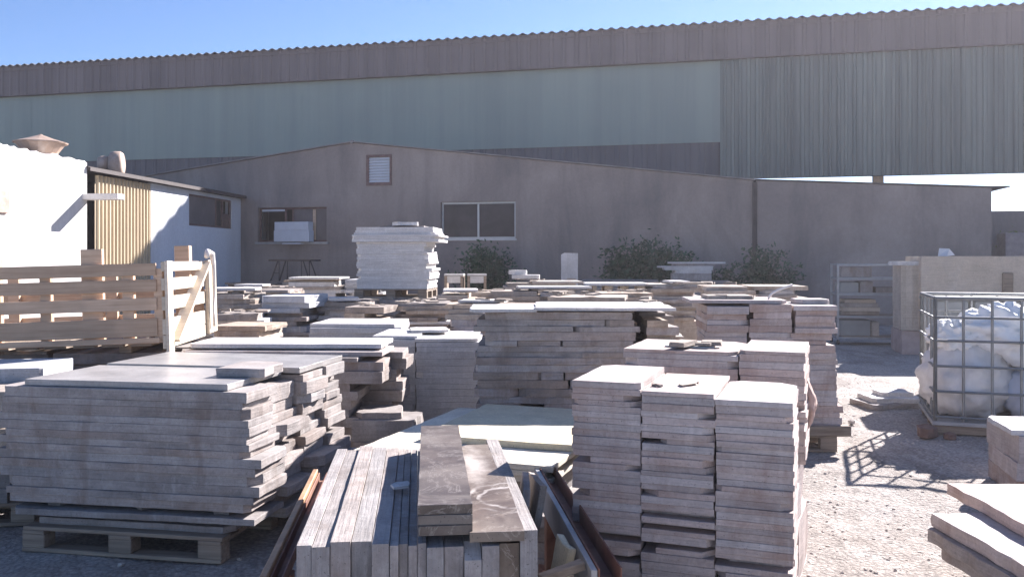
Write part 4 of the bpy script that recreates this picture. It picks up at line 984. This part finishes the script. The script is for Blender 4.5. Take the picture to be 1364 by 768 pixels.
for p, q in (((0,0),(CW,0)), ((CW,0),(CW,CD)), ((CW,CD),(0,CD)), ((0,CD),(0,0))): m_.tube([(p[0],p[1],.12+CH), (q[0],q[1],.12+CH)], .02, 8)
m_.build("top_rim", 'zinc', cg)
MB().box(-.03, CW+.03, -.03, CD+.03, .08, .118, .004).build("floor_plate", 'zincdull', cg)
for yy in (.04, CD/2, CD-.04): MB().box(0, CW, yy-.04, yy+.04, 0, .079, .004).build("skid", 'woodold', cg)
def cloc(lx, ly): return cgx + lx*math.cos(CA) - ly*math.sin(CA), cgy + lx*math.sin(CA) + ly*math.cos(CA)
def sack(nm, mt, lx, ly, z, rx, ry, rz_, lab, cat, seed, amp=.16, fr=3.0, nu=56, nv=34):
    m_ = MB(); vs = []; fs = []
    off = Vector((seed*3.1, seed*1.7, seed*.9))
    for j in range(nv+1):
        a = math.pi*j/nv
        for i in range(nu):
            t = TAU*i/nu; d = Vector((math.sin(a)*math.cos(t), math.sin(a)*math.sin(t), -math.cos(a)))
            
            vd = mnoise.voronoi(d*(fr*1.15) + off)[0]; vd2 = mnoise.voronoi(d*(fr*2.3) + off*1.3)[0]
            k = .92 + .16*amp/.12*min(.9, vd[1]-vd[0]) + .05*amp/.12*min(.9, vd2[1]-vd2[0]) + amp*.6*mnoise.noise(d*fr + off) + .035*mnoise.noise(d*14 + off) + amp*.5*mnoise.noise(d*fr*2.6 + off) + amp*.28*mnoise.noise(d*fr*6 + off)
            p = d*k; zz = max(p.z, -.82)
            vs.append((p.x*rx, p.y*ry, (zz+.82)*rz_))
    for j in range(nv):
        for i in range(nu): fs.append((j*nu+i, j*nu+(i+1)%nu, (j+1)*nu+(i+1)%nu, (j+1)*nu+i))
    x, y = cloc(lx, ly)
    return solo(m_.add(vs, fs), nm, mt, lab, cat, (x, y, z), CA, None, True)
sack("plastic_sack", 'sack', .32, .46, .125, .44, .46, .42, "bulging grey-white sack at the bottom corner of the wire cage", "sack", 1, .10, 2.2)
sack("plastic_sack", 'bluesack', .90, .30, .125, .30, .28, .30, "bluish white sack at the bottom of the cage", "sack", 2, .10, 2.4)
sack("plastic_sack", 'sack', .82, .84, .125, .44, .34, .42, "grey sack at the back of the wire cage", "sack", 3, .1, 2.4)
sack("foam_bundle", 'foam', .72, .52, .64, .46, .44, .30, "large crumpled white foam bundle on top of the sacks", "foam bundle", 4, .30, 2.6)
sack("foam_bundle", 'foam', .24, .46, .72, .25, .28, .18, "smaller white foam bundle on the grey-white sack", "foam bundle", 5, .30, 2.8)

# slabs on the ground by the cage and loose stones
for i, (wx, wy, t, z) in enumerate(((.62, .5, .055, 0.0), (.56, .46, .05, .056), (.40, .36, .045, .107))):
    loose("low_stone", 'white' if i else 'grey', wx, wy, t, 4.22 + .06*i, 9.75 + .05*i, z, 12 - 9*i, ("lowest", "middle", "top") + () and f"{('lowest', 'middle', 'uppermost')[i]} of three slabs lying on the ground beside the cage", "stone slab", "slabs on the ground beside the cage", .025)
def rock(x, y, r, mt, lab, seed):
    m_ = MB(); g_ = random.Random(seed); lump(m_, (0, 0, r*.55), r, g_, 9, .22, .75); solo(m_, "rock", mt, lab, "rock", (x, y, -.01))
rock(3.86, 8.02, .105, 'rock', "red-brown rock lying before the cage corner", 3)
rock(4.02, 7.94, .06, 'rock', "smaller dark rock beside the red-brown one", 4)
rock(3.45, 9.25, .05, 'rock', "flat little stone on the open ground", 5)
rock(3.42, 8.7, .04, 'pebble', "pale pebble on the open ground near the pink pile", 6)

# near right pile of thick slabs
rgR = random.Random(44)
for i, (x, y, wx, wy, t, z, rz, mm, lab) in enumerate((
    (2.82, 3.72, 1.10, 1.30, .06, .0, 2, 'greydark', "dark slab lowest on the ground of the near low pile"),
    (2.72, 3.80, 1.00, 1.34, .06, .125, 4, 'grey', "grey slab third from top of the near low pile"),
    (2.71, 3.86, 1.05, 1.38, .065, .192, 3, 'grey', "grey slab second from top of the near low pile"),
    (2.735, 3.84, 1.06, 1.36, .065, .262, 2, 'pink', "weathered pale slab just under the top of the near low pile"),
    (2.98, 4.16, 1.10, 1.34, .06, .332, -2, 'pink', "topmost pale slab shifted back on the near low pile"))):
    put_slab("thick_stone", mm, wx, wy, t, x, y, z, rad(rz), lab, "stone slab", "slabs of the near low pile", rgR, .012, .5)
for yy in (3.35, 4.2): solo(MB().box(-.5, .5, -.05, .05, 0, .062, .004), "timber_bearer", 'woodold', f"timber bearer at the {'near' if yy < 4 else 'far'} end of the near low pile", "timber bearer", (2.85, yy, .061), rad(3))
stack("paving_stone", 'pink', "pink", "the short pile between cage and near low pile", 3.46, 5.9, -14, 0, [(0, .8, 0, .7, "", 0)], .44, (.1, .16), 401, .01, .01, .5)
loose("paving_stone", 'white', .86, .6, .035, 3.92, 6.13, .442, -12, "white slab lying on the short pile before the cage")

# net cloth hanging on the side of the pink pile
m_ = MB(); vs = []; fs = []; nu, nv = 18, 26
for j in range(nv+1):
    v = j/nv; rr = .042*math.sin(math.pi*min(1, .06+v*.97))**.6*(1.25 - .55*v)
    for i in range(nu):
        t = TAU*i/nu; k = 1 + .45*mnoise.noise((math.cos(t)*1.6, math.sin(t)*1.6, v*5)) + .25*mnoise.noise((math.cos(t)*4, math.sin(t)*4, v*11+3))
        vs.append((rr*.7*math.cos(t)*k + .03*math.sin(v*3), rr*1.35*math.sin(t)*k, -.30*v))
for j in range(nv):
    for i in range(nu): fs.append((j*nu+i, j*nu+(i+1)%nu, (j+1)*nu+(i+1)%nu, (j+1)*nu+i))
solo(m_.add(vs, fs), "net_cloth", 'mesh', "pinkish crumpled net cloth hanging beside the pink pile behind the tall one", "net cloth", (1.60, 4.72, 1.0), rad(-21), smooth=True)

# broken bits lying over and between the piles
rgd = random.Random(91); m_ = MB()
def bit(x, y, z, r):
    a = rgd.uniform(0, TAU); wx, wy, t = r*rgd.uniform(.6, 1.6), r*rgd.uniform(.3, .8), r*rgd.uniform(.12, .35)
    mt_ = Matrix.Translation((x, y, z)) @ Matrix.Rotation(a, 4, 'Z') @ Matrix.Rotation(rgd.uniform(-.12, .12), 4, 'X')
    q = [Vector((sx*wx*rgd.uniform(.7, 1), sy*wy*rgd.uniform(.7, 1), 0)) for sx, sy in ((-1,-1),(1,-1),(1,1),(-1,1))]
    m_.add([mt_ @ p for p in q] + [mt_ @ (p*rgd.uniform(.85, 1) + Vector((0,0,t))) for p in q], [(3,2,1,0),(4,5,6,7),(0,1,5,4),(1,2,6,5),(2,3,7,6),(3,0,4,7)])
for (xa, xb, ya, yb, z, n_) in ((.9,1.25,4.62,4.9,1.185,4),(1.8,2.7,7.7,8.2,1.3,7),(-4.0,-3.4,11.3,12,1.20,10),(-2.5,-2.0,11.6,12.2,1.06,9),(-2.95,-1.1,12.62,12.9,1.065,18),(-.95,-.55,12.4,13.3,1.15,8),(-.3,1.0,12.8,13.4,1.19,20),(2.2,2.8,13,13.7,1.265,9),(-4.5,-3.5,13.5,14.1,1.195,12),(0.0,1.1,15.5,16.1,1.275,10),(.8,2.0,17,17.7,1.085,14),(-1.1,-.3,14.35,14.6,1.115,8),(1.9,2.6,9.7,10.3,1.365,10),(1.0,1.28,7.0,7.6,1.297,5),(-.6,-.1,9.35,9.8,1.2,5),(-3.6,-2.2,8.3,9.3,-.005,30),(-2.5,2.0,8.9,12.5,-.005,80),(.4,1.5,5.4,6.4,-.005,25),(-4,3,14,17,-.005,60),(-3.5,-2.9,10.2,10.7,1.025,9),(-2.1,-1.6,10.85,11.3,1.045,8),(-1.45,-.85,11.3,11.9,1.085,9),(.4,1.1,9.3,9.9,1.265,9),(1.2,1.9,11.3,11.9,1.225,10),(-5.2,-4.2,16.9,17.5,1.125,12)):
    for _ in range(n_): bit(rgd.uniform(xa, xb), rgd.uniform(ya, yb), z, rgd.uniform(.03, .10))
tag(m_.build("rubble", 'beige'), kind="stuff")

# ------------------------------------------------------------------ plants
def bush(x, y, h, wdt, n_st, n_lf, seed, lab, mt='leaf', cat="bush", z=0.0, ls=1.0):
    g = random.Random(seed); t = thing("bush", lab, cat, (x, y, z), 0)
    st = MB(); lf = MB()
    for i in range(n_st):
        a = g.uniform(0, TAU); lean = g.uniform(.1, 1.0); hh = h*g.uniform(.5, 1.08)*(1 - .25*lean)
        tip = Vector((math.cos(a)*wdt*.5*lean, math.sin(a)*wdt*.28*lean, hh)); mid = Vector((tip.x*.35, tip.y*.35, hh*.55))
        base = Vector((g.uniform(-.12,.12), g.uniform(-.1,.1), 0))
        st.tube([base, mid, tip], [.02, .012, .004], 5, False)
        for k in range(n_lf//n_st):
            f = g.random()**.6; p = base.lerp(mid, f*2) if f < .5 else mid.lerp(tip, f*2-1)
            sp = (.09 + .26*f*(1.15-f)) * h/1.8
            p = p + Vector((g.gauss(0, sp), g.gauss(0, sp*.8), g.gauss(0, sp*.6)))
            if p.z < .05: p.z = .05 + g.random()*.2
            d = Vector((g.gauss(0,1), g.gauss(0,1), g.gauss(.35,.7))).normalized(); l = g.uniform(.07, .16)*ls; wl = l*g.uniform(.16, .3)
            s_ = d.cross(Vector((g.gauss(0,1), g.gauss(0,1), g.gauss(0,1)))).normalized()*wl
            lf.add([p, p + d*l*.5 + s_, p + d*l, p + d*l*.5 - s_], [(0,1,2,3)])
    st.build("stems", 'stem', t); lf.build("foliage", mt, t)
bush(-.72, 23.1, 2.10, 1.9, 26, 5200, 1, "dark green bush under the two-paned workshop window")
bush(2.85, 22.3, 2.22, 1.15, 14, 2300, 2, "airy feathery bush standing apart near the upright slab", ls=1.2)
bush(3.75, 22.0, 2.28, 1.9, 30, 5600, 3, "largest dark bush behind the long low pile")
bush(6.30, 21.3, 1.95, 1.7, 24, 4400, 4, "rounded dark bush beside the workshop wall joint")
bush(5.3, 21.6, 1.45, 1.0, 12, 1800, 6, "low dark bush between the two larger ones by the wall")
x, y = hloc(16.75, -2.2); bush(x, y, 2.95, 1.6, 16, 2200, 5, "yellow-green bush growing behind the big pinkish blocks", 'leafy')

HAZE = 0.0011  # added air volume imitating lens veil and glare towards the sun
if HAZE:
    hm = bpy.data.materials.new("glare_veil"); hm.use_nodes = True; N = hm.node_tree.nodes; L = hm.node_tree.links
    N.remove(N["Principled BSDF"]); pv = N.new("ShaderNodeVolumePrincipled")
    pv.inputs["Color"].default_value = (0.93, 0.9, 0.95, 1); pv.inputs["Density"].default_value = HAZE; pv.inputs["Anisotropy"].default_value = 0.45
    L.new(pv.outputs[0], N["Material Output"].inputs["Volume"])
    hz = MB().box(-260, 260, -260, 260, -1.2, 13.5).build("veil_haze", hm); tag(hz, kind="stuff")

print("SLABS", NSLAB, sum(NSLAB.values()))
